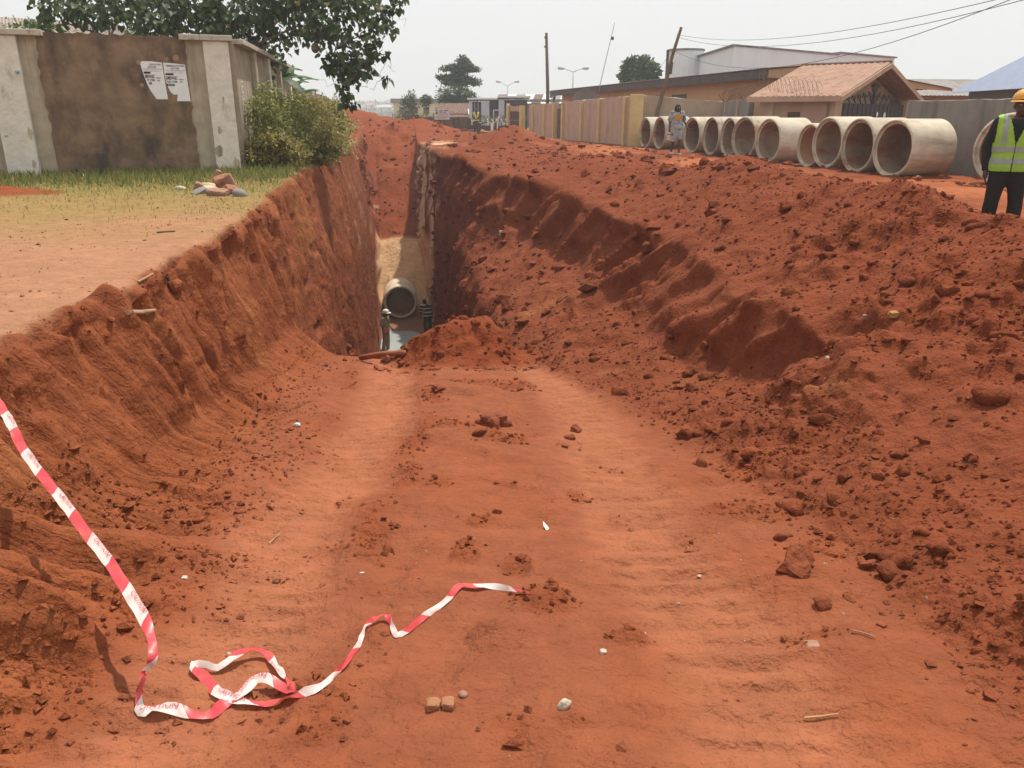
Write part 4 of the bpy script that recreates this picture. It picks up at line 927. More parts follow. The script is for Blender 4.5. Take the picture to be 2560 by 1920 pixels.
# ------------------------------------------------------------------ plants
M_LEAF = mat_tint('green_leaf', rough=.55, var=.15, scale=3.0, trans=.30, spec=.35)
M_BARK = mat('grey_brown_bark', (.13,.095,.065), .95, .3, 8, .01, 30)
HEART = (np.array([(0,0,0),(-.34,-.10,.05),(-.50,.22,.08),(-.30,.62,.05),(0,1.0,-.06),(.30,.62,.05),(.50,.22,.08),(.34,-.10,.05),(0,.45,-.03)]), np.array([(0,8,1),(1,8,2),(2,8,3),(3,8,4),(4,8,5),(5,8,6),(6,8,7),(7,8,0)]))
OVAL = (np.array([(0,0,0),(-.22,.35,.05),(-.16,.75,.03),(0,1.0,-.05),(.16,.75,.03),(.22,.35,.05)]), np.array([(0,5,1),(1,5,4),(1,4,2),(2,4,3)]))
BLADE = (np.array([(-.06,0,0),(.06,0,0),(.03,.55,.06),(0,1.0,.22)]), np.array([(0,1,2),(0,2,3)]))
def leaves(name, P, dirs, size, tmpl, tint, mat_=None, parent=None, roll=1.2, seed=0):
    """one mesh of leaves at points P pointing along dirs"""
    rng = np.random.default_rng(seed); n = len(P); V0, F0 = tmpl
    d = dirs/(np.linalg.norm(dirs, axis=1, keepdims=True)+1e-9)
    up = np.tile(np.array([[0, 0, 1.0]]), (n, 1))+rng.normal(0, .45*roll, (n, 3))
    x = np.cross(d, up); x /= np.linalg.norm(x, axis=1, keepdims=True)+1e-9; z = np.cross(x, d)
    s = np.asarray(size); s = np.full(n, s) if s.ndim == 0 else s
    V = (V0[None,:,0,None]*x[:,None,:]+V0[None,:,1,None]*d[:,None,:]+V0[None,:,2,None]*z[:,None,:])*s[:,None,None]+P[:,None,:]
    F = (F0[None]+(np.arange(n)*len(V0))[:,None,None]).reshape(-1, 3)
    me = np_mesh(name, V.reshape(-1, 3), F); set_colors(me, np.repeat(tint, len(V0), 0))
    return link(name, me, mat_ or M_LEAF, parent)
def tints(rng, n, a, b, extra=None, pe=.05):
    t = rng.random((n, 1))**1.3; c = np.array(a)*(1-t)+np.array(b)*t
    if extra is not None:
        m = rng.random(n) < pe; c[m] = np.array(extra)*rng.uniform(.7, 1.1, (m.sum(), 1))
    return c
def blob_points(rng, blobs, shell=.55):
    """points in ellipsoid blobs given as (cx,cy,cz,rx,ry,rz,n); returns points and outward directions"""
    P = []; O = []
    for (cx, cy, cz, rx, ry, rz, n) in blobs:
        v = rng.normal(size=(n, 3)); v /= np.linalg.norm(v, axis=1, keepdims=True)
        r = (shell+(1-shell)*rng.random((n, 1)))**(1/1.6)*(1+.18*rng.normal(size=(n, 1)))
        P.append(np.array([cx, cy, cz])+v*r*np.array([rx, ry, rz])); O.append(v)
    return np.concatenate(P), np.concatenate(O)
def bush(name, loc, blobs, size, a, b, label, cat, group=None, tmpl=OVAL, seed=0, stems=6, extra=None, pe=.05, droop=.2, sh=.35):
    rng = np.random.default_rng(seed); o = empty(name, loc, 0, label, cat, group)
    P, O = blob_points(rng, blobs, sh); P[:, 2] = np.maximum(P[:, 2], .02)
    d = O*.7+rng.normal(0, .5, O.shape); d[:, 2] -= droop
    leaves('foliage', P, d, size*rng.uniform(.6, 1.3, len(P)), tmpl, tints(rng, len(P), a, b, extra, pe), parent=o, seed=seed)
    m = MB()
    for k in range(stems):
        q = P[rng.integers(len(P))]; m.tube([(q[0]*.25, q[1]*.25, -.05), (q[0]*.6, q[1]*.6, q[2]*.5), tuple(q)], [.018, .012, .005], 5)
    if stems: m.build('stems', M_BARK, o)
    return o
def branch(m, p0, p1, r0, r1, rng, n=6, bend=.12):
    p0, p1 = Vector(p0), Vector(p1); L = (p1-p0).length
    pts = [p0.lerp(p1, i/n)+Vector((rng.uniform(-1,1), rng.uniform(-1,1), rng.uniform(-1,1)))*L*bend*math.sin(math.pi*i/n) for i in range(n+1)]
    m.tube(pts, [r0+(r1-r0)*i/n for i in range(n+1)], 6); return pts
# --- big spreading tree over the wall, hanging out above the trench bank
base = Vector((-9.9, 28.2, 0))
bt = empty('broadleaf_tree', base, 0, 'big spreading tree with hanging heart-shaped leaves over the old wall', 'tree')
rg = random.Random(21); rn = np.random.default_rng(21)
m = MB(); m.tube([(0,0,-.1),(.05,0,2.5),(.0,.1,4.6),(.25,-.2,6.4)], [.30,.24,.20,.13], 10); m.build('trunk', M_BARK, bt, smooth=True)
m = MB(); m.tube([(-1.15,.6,-.1),(-1.2,.6,2.5),(-1.3,.5,5.0)], [.24,.2,.14], 8); m.build('trunk', M_BARK, bt, smooth=True)
blobs = []
def pb(px, py, Y, r, n, ry=None, rz=None):
    c = at_y(px, py, Y)-base; blobs.append((c.x, c.y, c.z, r, ry or r, rz or r, n)); return c
cl = [(150,20,24,.7,230,.45),(235,40,24,.65,200,.38),(310,15,25,.9,380,.6),(400,50,24.5,.75,300,.5),(470,10,25,1.0,460,.7),(540,60,25,.8,340,.6),(600,110,25.5,.7,260,.5),(620,20,25,1.0,420,.8),(690,60,26,.9,330,.8),(700,-20,25,1.1,420,.8),
      (760,30,25,.8,260,.7),(790,90,25,.55,120,.45),(820,-10,24.5,.9,280,.6),(850,60,24,.5,120,.5),(860,120,23.5,.42,110,.55),(880,0,24,.8,200,.5),(650,150,27,.8,200,.6),(350,85,24,.35,60,.2),(120,75,23.5,.3,40,.25),
      (200,-40,25,1.2,300,.7),(420,-60,26,1.6,420,1.0),(640,-80,26,1.6,420,1.0),(860,-60,25,1.2,260,.7)]
for (px, py, Y, r, n, rz) in cl: pb(px, py, Y, r, int(n*.78), None, rz)
dense = list(blobs); blobs = []
sparse = [(905,140,23.5,.36,70,.4),(925,90,23.5,.35,40,.4),(880,190,23.5,.30,60,.3),(905,170,23.3,.25,34,.25),(845,165,23.6,.3,50,.35),(855,215,23.4,.17,34,.32),(868,250,23.3,.16,26,.25),(935,125,23.3,.28,30,.3),(960,135,23.2,.22,14,.15),(965,200,23.2,.14,9,.14),(925,185,23.3,.22,14,.14),
          (955,55,23.5,.4,34,.3),(985,15,23.5,.25,18,.25),(1000,-5,23.5,.25,14,.2),(940,30,23.6,.45,60,.35),(970,75,23.5,.25,20,.2),(885,262,23.3,.13,7,.08),(640,190,27,.5,60,.4),(820,150,23.8,.3,46,.35),(800,60,24,.5,70,.4)]
for (px, py, Y, r, n, rz) in sparse: pb(px, py, Y, r, n, None, rz)
P1, O1 = blob_points(rn, dense, .25); P2, O2 = blob_points(rn, blobs, .2)
Pq = np.concatenate([P1, P2]); Oq = np.concatenate([O1, O2])
dq = Oq*.45+rn.normal(0, .35, Oq.shape); dq[:, 2] -= .75
tt = tints(rn, len(Pq), (.030,.056,.022), (.105,.150,.048), (.24,.21,.05), .02)
leaves('crown', Pq, dq, rn.uniform(.10, .215, len(Pq)), HEART, tt, parent=bt, seed=4, roll=.9)
m = MB(); hub = [Vector((0,.1,4.6)), Vector((.2,-.2,6.2)), Vector((-1.3,.5,4.9)), Vector((0,0,3.6))]
for (cx, cy, cz, rx, ry, rz, n) in dense: branch(m, min(hub, key=lambda h: (h-Vector((cx,cy,cz+.5))).length), (cx, cy, cz), .07, .012, rg)
src = [Vector(b[:3]) for b in dense]
for (cx, cy, cz, rx, ry, rz, n) in blobs:
    p = Vector((cx, cy, cz)); h = min(src, key=lambda s: (s-p).length); branch(m, h+Vector((0,0,.2)), p+Vector((0,0,-.1)), .018, .005, rg, bend=.08)
for k in range(26):
    p = Vector(blobs[rg.randrange(len(blobs))][:3]); q = p+Vector((rg.uniform(-.7,.5), rg.uniform(-.3,.3), rg.uniform(-.8,.5))); branch(m, p, q, .008, .003, rg, bend=.25)
m.build('branches', M_BARK, bt)
# hanging weaver nest
nv, nf = ico(3); rr = 1+.12*fbm(nv[:,0]*4, nv[:,1]*4, nv[:,2]*4, 3, 300); c_ = at_y(788, 120, 24.2)
ns = link('bird_nest', np_mesh('bird_nest', nv*rr[:,None]*np.array([.115,.115,.135]), nf, True), mat('woven_grass', (.16,.13,.06), .95, .3, 30, .01, 60)); ns.location = c_
tag(ns, 'round woven bird nest hanging under the big tree', 'nest')
# --- palm fronds inside the same canopy, and banana plants behind the wall
def frond(m_leaf, m_rib, p0, dirv, L, droop, nl, ll, rng, side=1.0):
    p = Vector(p0); d = Vector(dirv).normalized(); pts = [p.copy()]; N = 12
    for i in range(N):
        d = (d+Vector((0,0,-droop/N))).normalized(); p = p+d*(L/N); pts.append(p.copy())
    m_rib.tube(pts, [.03*(1-i/N)+.006 for i in range(N+1)], 5)
    P = []; D = []
    for i in range(nl):
        t = .12+.86*i/nl; k = min(int(t*N), N-1); q = pts[k].lerp(pts[k+1], t*N-k); ax = (pts[k+1]-pts[k]).normalized()
        sd = ax.cross(Vector((0,0,1))).normalized()
        for sg in (-1, 1):
            P.append(tuple(q)); D.append(tuple(sd*sg*.8+ax*.55+Vector((rng.uniform(-.1,.1), rng.uniform(-.1,.1), -.45+rng.uniform(-.2,.2)))))
    m_leaf.append((np.array(P), np.array(D), np.full(len(P), ll)*np.interp(np.repeat(np.linspace(0,1,nl),2), [0,.3,1], [.6,1,.35])))
def palm(name, loc, htrunk, fronds, label, seed, a, b, tr=.16, ll=.55, nl=34):
    rng = random.Random(seed); rn_ = np.random.default_rng(seed); o = empty(name, loc, 0, label, 'palm'); ml = []; mr = MB()
    for (az, el, L, dr) in fronds:
        frond(ml, mr, (0,0,htrunk), (math.cos(az)*math.cos(el), math.sin(az)*math.cos(el), math.sin(el)), L, dr, nl, ll, rng)
    P = np.concatenate([q[0] for q in ml]); D = np.concatenate([q[1] for q in ml]); S = np.concatenate([q[2] for q in ml])
    leaves('fronds', P, D, S, BLADE, tints(rn_, len(P), a, b, (.25,.2,.09), .08), parent=o, seed=seed, roll=.5)
    mr.build('frond_stalks', mat('palm_stalk_'+str(seed), (.14,.15,.06), .8), o)
    if htrunk > .3: MB().tube([(0,0,-.1),(.03,0,htrunk*.5),(0,0,htrunk)], [tr*1.15, tr, tr*.9], 9).build('trunk', M_BARK, o, smooth=True)
    return o
palm('oil_palm', (-9.0, 26.4, 0), 5.4, [(-.3,.3,2.6,1.5),(-.9,.1,2.4,1.4),(.3,.4,2.6,1.5),(-1.5,.2,2.2,1.3),(2.6,.5,2.2,1.2),(-.55,-.2,2.4,1.0),(-.1,-.05,2.8,1.2),(-2.2,.4,2.0,1.2),(1.2,.6,2.2,1.2)], 'oil palm with drooping fronds tangled in the big tree', 31, (.03,.05,.015), (.10,.13,.04), .17, .5, 40)
def banana(loc, nleaf, H, label, seed, azs=None):
    rng = random.Random(seed); o = empty('banana_plant', loc, 0, label, 'banana plant', 'banana plants behind the wall')
    MB().tube([(0,0,-.1),(.03,.02,H*.6),(0,0,H)], [.13,.10,.06], 8).build('stem', mat('banana_stem_'+str(seed), (.16,.17,.06), .7), o, smooth=True)
    for k in range(nleaf):
        az = azs[k] if azs else rng.uniform(0, 6.28); el = rng.uniform(.35, 1.15); L = rng.uniform(1.2, 1.8); w = rng.uniform(.22, .32); N = 10
        p = Vector((0,0,H-.1)); d = Vector((math.cos(az)*math.cos(el), math.sin(az)*math.cos(el), math.sin(el))); V = []; F = []; dr = rng.uniform(.9, 1.9)
        for i in range(N+1):
            t = i/N; sd = d.cross(Vector((0,0,1))); sd = sd.normalized() if sd.length > 1e-3 else Vector((1,0,0)); nn = sd.cross(d)
            ww = w*math.sin(math.pi*min(1, .06+.94*t))**.6 if t > .12 else .03
            jag = rng.uniform(.8, 1.05)
            V += [tuple(p-sd*ww*jag-nn*ww*.25), tuple(p), tuple(p+sd*ww*jag-nn*ww*.25)]
            d = (d+Vector((0,0,-dr/N))).normalized(); p = p+d*(L/N)
        for i in range(N): F += [(3*i,3*i+1,3*i+4,3*i+3),(3*i+1,3*i+2,3*i+5,3*i+4)]
        me = bpy.data.meshes.new('leaf'); me.from_pydata(V, [], F); rn_ = np.random.default_rng(seed*9+k)
        c = np.array([.035,.075,.022])*(1+rn_.random()*1.4); c = np.array([.20,.13,.05]) if rng.random() < .14 else c
        set_colors(me, np.tile(c, (len(V), 1))); link('leaf', me, M_LEAF, o)
banana((-8.3, 29.6, 0), 9, 2.6, 'nearest banana plant rising over the wall beside the hanging branches', 41)
banana((-8.9, 32.8, 0), 9, 2.3, 'second banana plant spreading over the lower wall', 42)
banana((-9.6, 36.5, 0), 8, 2.0, 'banana plant with a dead hanging leaf further along the wall', 43)
banana((-10.0, 40.5, 0), 8, 1.6, 'farthest banana plant at the end of the weeds', 44)
# --- weeds along the foot of the receding wall: each clump a bush
wl = ['tall leafy weed clump nearest the wall corner', 'second weed clump along the wall with pale flower heads', 'wide olive weed clump halfway along the wall', 'yellowing weed clump at the trench edge', 'low dry weed clump beyond the wall pillars', 'far olive weed clump before the red heap', 'dense small-leaved weeds between wall and trench edge', 'last weed clump hiding the lower wall', 'low grassy clump at the foot of the corner pillar', 'low yellow-green clump on the trench edge below the tall weeds', 'trailing weed clump on the trench edge further back', 'thin weed clump at the brink before the red backfill']
ws = [(-6.3,21.7,.85,2.05),(-6.45,23.3,.95,1.9),(-6.7,25.3,1.1,1.85),(-6.8,27.7,1.15,1.85),(-7.3,29.8,1.15,1.75),(-7.5,32.4,1.3,1.85),(-8.0,35.2,1.4,1.95),(-8.6,38.6,1.5,2.0),(-6.0,20.9,.8,.8),(-5.75,23.8,.85,.95),(-6.1,26.4,.8,1.0),(-6.6,29.6,.8,1.1)]
for i, (x, y, r, h) in enumerate(ws):
    rn_ = np.random.default_rng(60+i); bl = []
    for k in range(9):
        t = k/8; bl.append((rn_.uniform(-.6,.6)*r, rn_.uniform(-.8,.8)*r, h*(.12+.76*t)*(1-.15*rn_.random()), r*(.62-.34*t), r*(.7-.35*t), h*.17, 320))
    for k in range(26):
        zz = h*rn_.uniform(.35, .95); bl.append((rn_.uniform(-.85,.85)*r*(1.25-.75*zz/h), rn_.uniform(-1,1)*r*(1.25-.7*zz/h), zz, .09, .09, rn_.uniform(.15,.34), 34))
    a, b = ((.115,.145,.028), (.34,.34,.085)) if i < 2 else ((.145,.135,.026), (.38,.31,.08))
    bush('weed_clump', (x, y, gdrop(x, y)), bl, (.095 if i < 3 else .11), a, b, wl[i], 'bush', 'weeds along the receding wall', OVAL, 70+i, 8, (.42,.36,.26), .03)
# --- grass on the bank
def grass(name, n, prob, hmin, hmax, a, b, label, seed):
    rng = np.random.default_rng(seed); cell = np.linalg.norm(np.cross(np.gradient(GROUND, axis=1), np.gradient(GROUND, axis=0)), axis=-1)
    w = (prob*cell).ravel(); w /= w.sum(); k = rng.choice(len(w), n, p=w)
    Pp = GROUND.reshape(-1,3)[k]+np.stack([rng.normal(0,.06,n), rng.normal(0,.05,n), np.full(n,-.01)], -1)
    d = rng.normal(0, .45, (n, 3)); d[:, 2] = 1.0
    o = leaves(name, Pp, d, rng.uniform(hmin, hmax, n), (BLADE[0]*np.array([1.3,1,1]), BLADE[1]), tints(rng, n, a, b, (.36,.26,.10), .2), seed=seed)
    return tag(o, label, None, None, 'stuff')
inside = (GY < 20.6)*(GX > -16)*(GY > 7)
gcov = sstep(8.8, 14.0, GY+1.3*fbm(X*.45, Y*.45, Z*0, 3, 77)*2-.25*(X+4))*m_bank*inside
grass('short_grass', 30000, gcov*(1-.8*np.exp(-((U-2.9)/.2)**2))*(.25+sstep(13, 18, GY)), .03, .085, (.12,.115,.03), (.32,.25,.085), 'thin trodden grass on the bank before the old wall', 81)
grass('long_grass', 9000, gcov*sstep(15.5, 18.5, GY-.25*(X+5)), .08, .22, (.085,.125,.025), (.22,.25,.065), 'longer green weeds at the foot of the old wall', 82)
# --- shrubbery and trees further back
def tree(name, px, ytop, Y, crown, size, n, a, b, label, seed, trunk_r=.12, tmpl=OVAL, ground_z=0.0, sh=.3):
    """crown: list of (px, py, r, rz) lobes seen at distance Y"""
    rng = random.Random(seed); rn_ = np.random.default_rng(seed); b0 = at_y(px, 300, Y); o = empty(name, (b0.x, Y, ground_z), 0, label, 'tree')
    bl = []; tot = sum(c[2]**2 for c in crown)
    for (cx, cy, r, rz) in crown:
        c = at_y(cx, cy, Y)-Vector((b0.x, Y, ground_z)); bl.append((c.x, rng.uniform(-.3,.3)*r, c.z, r, r*.9, rz, int(n*r*r/tot)+8))
    P, O = blob_points(rn_, bl, sh); d = O*.7+rn_.normal(0, .45, O.shape); d[:, 2] -= .15
    leaves('crown', P, d, size*rn_.uniform(.6, 1.3, len(P)), tmpl, tints(rn_, len(P), a, b), parent=o, seed=seed)
    m = MB(); top = max(b[2] for b in bl); m.tube([(0,0,-.1),(.05,0,top*.5),(0,0,top*.9)], [trunk_r, trunk_r*.8, trunk_r*.35], 8)
    m.build('trunk', M_BARK, o, smooth=True); m = MB()
    for q in bl: branch(m, (0,0,min(top*.85, max(.3, q[2]-abs(q[0])*.3-.2))), q[:3], trunk_r*.45, .015, rng, bend=.05)
    m.build('branches', M_BARK, o); return o
tree('tiered_almond_tree', 1148, 139, 92, [(1156,147,.5,.3),(1158,155,.75,.28),(1135,168,1.0,.22),(1165,166,1.0,.25),(1180,172,.9,.2),(1112,172,.6,.16),(1150,176,1.0,.2),(1120,194,1.1,.22),(1150,192,1.1,.22),(1174,203,1.1,.2),(1102,192,.5,.12),(1128,206,1.0,.2),(1188,208,.6,.15),(1150,210,.8,.2),(1146,222,.5,.25)], .30, 5200, (.028,.055,.028), (.085,.125,.055), 'dark tiered almond tree standing alone against the sky', 91, .16)
tree('round_tree', 1140, 222, 88, [(1110,240,.9,.8),(1135,236,1.1,.95),(1160,240,1.1,.9),(1120,252,1.0,.7),(1150,252,1.2,.7),(1178,250,.9,.7)], .25, 3600, (.03,.06,.02), (.09,.13,.04), 'round green tree below the tiered almond tree', 92)
tree('mango_tree', 1595, 149, 80, [(1580,172,1.0,.85),(1605,166,1.1,.9),(1630,178,.75,.75),(1560,190,.5,.5),(1598,188,1.1,.7),(1625,194,.7,.5),(1572,160,.5,.4)], .36, 2600, (.04,.075,.03), (.13,.19,.085), 'rounded pale green tree above the bungalow roof', 93, .12, HEART)
tree('slender_tree', 1025, 232, 84, [(1028,240,.5,.6),(1022,252,.7,.6),(1032,262,.8,.7),(1018,272,.9,.7)], .2, 1500, (.045,.06,.03), (.10,.12,.055), 'narrow grey-green tree left of the roadside shrubs', 94, .07)
tree('small_tree', 1065, 240, 80, [(1066,247,.45,.35),(1058,251,.35,.3),(1073,251,.35,.3),(1066,262,.3,.4)], .18, 800, (.03,.06,.025), (.08,.12,.045), 'small mop-headed tree above the green hedge', 95, .06)
bush('leafy_hedge', tuple(at_y(1050, 300, 74).xy)+(0,), [(-1.6,0,.8,1.1,.8,.8,700),(-.3,0,.75,1.2,.8,.75,800),(1.0,0,.7,1.0,.8,.7,600),(2.0,0,.55,.7,.7,.55,300)], .17, (.045,.085,.02), (.12,.18,.05), 'bright green hedge left of the notice board', 'bush', None, OVAL, 96, 0)
bush('shrub', tuple(at_y(1010, 290, 72).xy)+(0,), [(0,0,.9,.9,.8,.9,700),(.5,0,1.5,.6,.6,.6,300)], .16, (.05,.065,.025), (.13,.14,.06), 'dull olive shrub right of the spiky palm', 'bush', None, OVAL, 97, 4)
palm('spiky_palm', (at_y(985, 300, 70).x, 70, 0), .2, [(k*.63+.2, .75+.25*math.sin(k*2.1), 2.0, .9) for k in range(11)], 'spiky grey-green young palm beyond the red heap', 32, (.07,.09,.05), (.17,.19,.11), .1, .42, 22)
palm('spiky_palm', (at_y(955, 305, 78).x, 78, 0), .2, [(k*.9, .6, 1.5, 1.0) for k in range(7)], 'small dark palm at the left of the spiky one', 33, (.05,.07,.04), (.11,.13,.08), .1, .35, 18)
bush('shrub', (-13.9, 25.0, 2.6), [(0,0,.9,.9,.7,.55,900),(-.7,0,.7,.8,.6,.5,600),(.4,0,.5,.5,.4,.4,300)], .16, (.06,.10,.025), (.14,.19,.06), 'feathery light green tree top above the wall at the left edge', 'tree', None, OVAL, 98, 6)
# ------------------------------------------------------------------ buildings at the far end of the road
M_PURPLE = mat('dark_mauve_paint', (.085,.065,.075), .85, .12, 2)
M_PALEGREY = mat('pale_blue_grey_paint', (.50,.54,.58), .85, .05, 2)
M_CREAM = mat('cream_paint', (.62,.50,.33), .9, .06, 2)
pv = empty('bungalow', (at_y(1173, 300, 72).x, 72, 0), 0, 'mauve bungalow with white pillars at the far end of the road', 'house')
W = at_y(1318, 300, 72).x-at_y(1173, 300, 72).x
MB().box(.1, W, .3, 7, -.1, 2.45).build('wall', M_PURPLE, pv)
for x0, x1, z1 in ((.0,.28,2.5),(1.05,1.75,2.5),(2.55,3.05,2.6)): MB().box(x0, x1, .02, .32, -.1, z1).build('pilaster', M_PALEGREY, pv)
for x in (3.35, 4.1): 
    c = MB().box(x, x+.30, -.9, -.6, -.1, 1.85).build('porch_column', M_PALEGREY, pv); MB().box(x-.09, x+.39, -.99, -.51, 1.852, 2.0).build('capital', M_WHITEPAINT, c)
MB().box(-.15, 2.5, -.1, 7.1, 2.62, 2.76).build('parapet', M_WHITEPAINT, pv); MB().box(2.45, W+.3, -.2, 7.1, 2.78, 2.94).build('parapet', M_WHITEPAINT, pv)
MB().box(1.78, W, .2, .29, 2.0, 2.6).build('upper_band', M_PURPLE, pv)
for x in (.45, .75): MB().box(x, x+.05, .25, .298, .3, 2.4).build('white_strip', M_PALEGREY, pv)
d = MB().box(2.15, 2.55, .26, .298, .05, 1.72).build('door', M_DOOR, pv)
for b in ((2.07,2.15,.24,.30,.05,1.8),(2.55,2.63,.24,.30,.05,1.8),(2.151,2.549,.24,.30,1.724,1.8),(2.151,2.549,.25,.259,.85,.92)): MB().box(*b).build('door_frame', M_WHITEPAINT, d)
MB().box(2.9, 3.9, -1.0, -.5, .62, .70).build('porch_rail', M_WHITEPAINT, pv)
gb = empty('outbuilding', (at_y(1240, 300, 92).x, 92, 0), 0, 'patched white and rust roofed building behind the mauve bungalow', 'building')
MB().box(.4, 8.5, .5, 6, -.1, 3.0).build('wall', M_GREYWALL, gb)
for k in range(9):
    a = -.2+k*1.02; corrugated(gb, 'roof_sheet', (M_ROOFBROWN, M_WHITEPAINT, M_GREYROOF, M_WHITEPAINT)[k % 4] if k != 4 else M_ROOFBROWN, (a,0,2.55), (a+1.0,0,2.55), (a+.5,3.2,3.55), (a+1.5,3.2,3.55), .25, .03)
MB().box(6.0, 6.3, 2.0, 2.3, 3.0, 3.9).build('chimney', M_FASCIA, gb)
rh = empty('house', (at_y(1082, 300, 80).x, 80, 0), 0, 'low house with rusty brown roof behind the zinc fence', 'house')
MB().box(.4, 5.2, .5, 5, -.1, 1.5).build('wall', M_BRICKROSE, rh)
corrugated(rh, 'roof_sheet', M_ROOFBROWN, (-.1,0,1.15), (5.4,0,1.15), (.5,2.8,2.45), (5.4,2.8,2.45), .3, .04)
corrugated(rh, 'roof_sheet', M_ROOFBROWN, (-.3,4.8,1.15), (-.1,0,1.15), (.5,2.8,2.45), (.5,2.8,2.46), .3, .04)
M_PATCH = mat('white_roof_patch', (.66,.63,.58), .85, .08)
MB().add([(.25,.30,1.42),(1.5,.30,1.40),(1.1,.75,1.62),(.9,1.2,1.82),(.30,1.2,1.82)], [(0,1,2,3,4)]).build('roof_patch', M_PATCH, rh)
MB().add([(3.45,.22,1.36),(4.05,.2,1.35),(3.9,1.55,2.0),(3.3,1.35,1.9)], [(0,1,2,3)]).build('roof_patch', M_PATCH, rh)
cb = empty('long_building', (at_y(985, 300, 140).x, 140, 0), 0, 'long cream building with dark flat roof on the skyline', 'building')
MB().box(0, 10.5, 0, 6, -.1, 3.2).build('wall', M_CREAM, cb); MB().box(-.4, 10.9, -.3, 6.3, 3.204, 3.9).build('roof', M_GREYROOF, cb)
for k in range(5): MB().box(1+k*2, 2+k*2, -.03, -.004, 1.4, 2.5).build('window', M_DOOR, cb)
# rusty zinc fence, sheet by sheet
M_ZINC = [mat('rusty_zinc_'+str(k), c, .85, .2, 5, stains=((.07,.04,.03), (6,6,1), .5, .7)) for k, c in enumerate(((.115,.07,.05),(.14,.085,.06),(.09,.06,.05)))]
F0, F1 = at_y(1005, 290, 70), at_y(1178, 300, 63)
zf, LZ = wall_frame((F0.x, 70), (F1.x, 63), 0, 'zinc_fence', 'rusty brown zinc sheet fence below the notice board', 'fence')
n = 15
for k in range(n):
    a = LZ*k/n; b = LZ*(k+1)/n-.03; h = 1.28-.03*(k % 3)-.10*k/n+.12*(k < 4)
    corrugated(zf, 'fence_sheet', M_ZINC[k % 3], (a,0,-.05), (b,0,-.05), (a,.001,h), (b,.001,h), .12, .02)
MB().box(LZ*.47, LZ*.56, -.06, -.03, .05, .95).build('fence_door', M_DOOR, zf)
nb = empty('notice_board', (at_y(1086, 290, 62.5).x, 62.5, 0), math.radians(3), 'white notice board with dark lettering beside the zinc fence', 'sign')
bw_ = 1.12; z0b, z1b = at_y(1100, 299, 62.5).z, at_y(1100, 273, 62.5).z
MB().box(.0, bw_, -.02, .02, z0b, z1b).build('board', mat('board_white', (.60,.58,.57), .8, .06), nb)
for x in (.1, bw_-.1): MB().box(x-.03, x+.03, .02, .07, -.1, z1b).build('post', M_FASCIA, nb)
for k, (a, b, v, h) in enumerate(((.06,.24,.86,.06),(.34,.56,.86,.06),(.66,.96,.88,.06),(.32,.50,.72,.045),(.56,.78,.72,.045),(.28,.9,.56,.02),(.28,.94,.46,.02),(.08,.94,.33,.018),(.08,.9,.22,.018),(.2,.8,.11,.018))):
    MB().box(a*bw_, b*bw_, -.0245, -.0205, z0b+(z1b-z0b)*(v-h), z0b+(z1b-z0b)*(v+h*.6)).build('lettering_line', M_FASCIA, nb)
MB().tube([(.17,-.0245,z0b+(z1b-z0b)*.62),(.17,-.0205,z0b+(z1b-z0b)*.62)], .09, 14).build('round_emblem', M_FASCIA, nb)
# low wall with looped chains, and the clipped hedge behind it
C0, C1 = at_y(1132, 300, 66.5), at_y(1300, 300, 60.5)
cw, LC = wall_frame((C0.x, 66.5), (C1.x, 60.5), 0, 'chain_fence', 'low dark wall topped with white looped chains before the mauve bungalow', 'fence')
MB().box(0, LC, .0, .2, -.1, .62).build('low_wall', M_DOOR, cw)
M_CHAIN = mat('white_chain', (.60,.55,.50), .7, .1); n = 15
for k in range(n+1):
    x = LC*k/n
    if k in (5, 6, 7): continue
    MB().box(x-.025, x+.025, .06, .11, .62, 1.12).build('fence_post', M_WHITEPAINT if k in (4,8) else M_FASCIA, cw)
    if k < n and k not in (4,):
        pts = [(x+LC/n*t, .02, 1.10-.30*4*t*(1-t)) for t in [i/8 for i in range(9)]]; MB().tube(pts, .028, 5).build('chain_loop', M_CHAIN, cw, smooth=True)
MB().tube([(LC*.28+LC*.16*t, .02, 1.0-.30*t*(1.6-t)) for t in [i/8 for i in range(9)]], .03, 5).build('slack_chain', M_CHAIN, cw, smooth=True)
MB().box(LC*.60, LC*.63, -.1, .0, -.1, .82).build('white_post', M_WHITEPAINT, cw); MB().tube([(LC*.70,-.1,-.1),(LC*.70,-.1,.9),(LC*.72,-.1,1.25)], .05, 6).build('white_post', M_WHITEPAINT, cw)
bush('clipped_hedge', tuple(at_y(1235, 300, 66.5).xy)+(0,), [(0,0,1.0,.7,.4,.32,500),(1.2,-.2,1.12,.75,.4,.34,600),(2.1,-.4,1.1,.6,.4,.34,450),(-.9,.1,.98,.5,.4,.36,350)], .1, (.05,.06,.02), (.13,.17,.04), 'clipped green hedge behind the looped chains', 'bush', None, OVAL, 99, 4)
for k, (px, lb) in enumerate(((1139,'left whitewashed kerb block in front of the looped chains'),(1151,'right whitewashed kerb block in front of the looped chains'))):
    p = at_z(px, 328, .12); c = chunk('kerb_block', (p.x, p.y, p.z), (.30,.25,.36), (0,0,.1), M_PATCH, lb, 'block', 'kerb blocks', 230+k, .06, True, .1)
p = at_y(1178, 326, 59); b_ = MB().box(-.9, .9, -.15, .15, -.1, .34).build('concrete_bench', M_GREYWALL, None); b_.location = (p.x-.6, 63.0, 0); tag(b_, 'low grey concrete slab left of the far worker', 'slab')
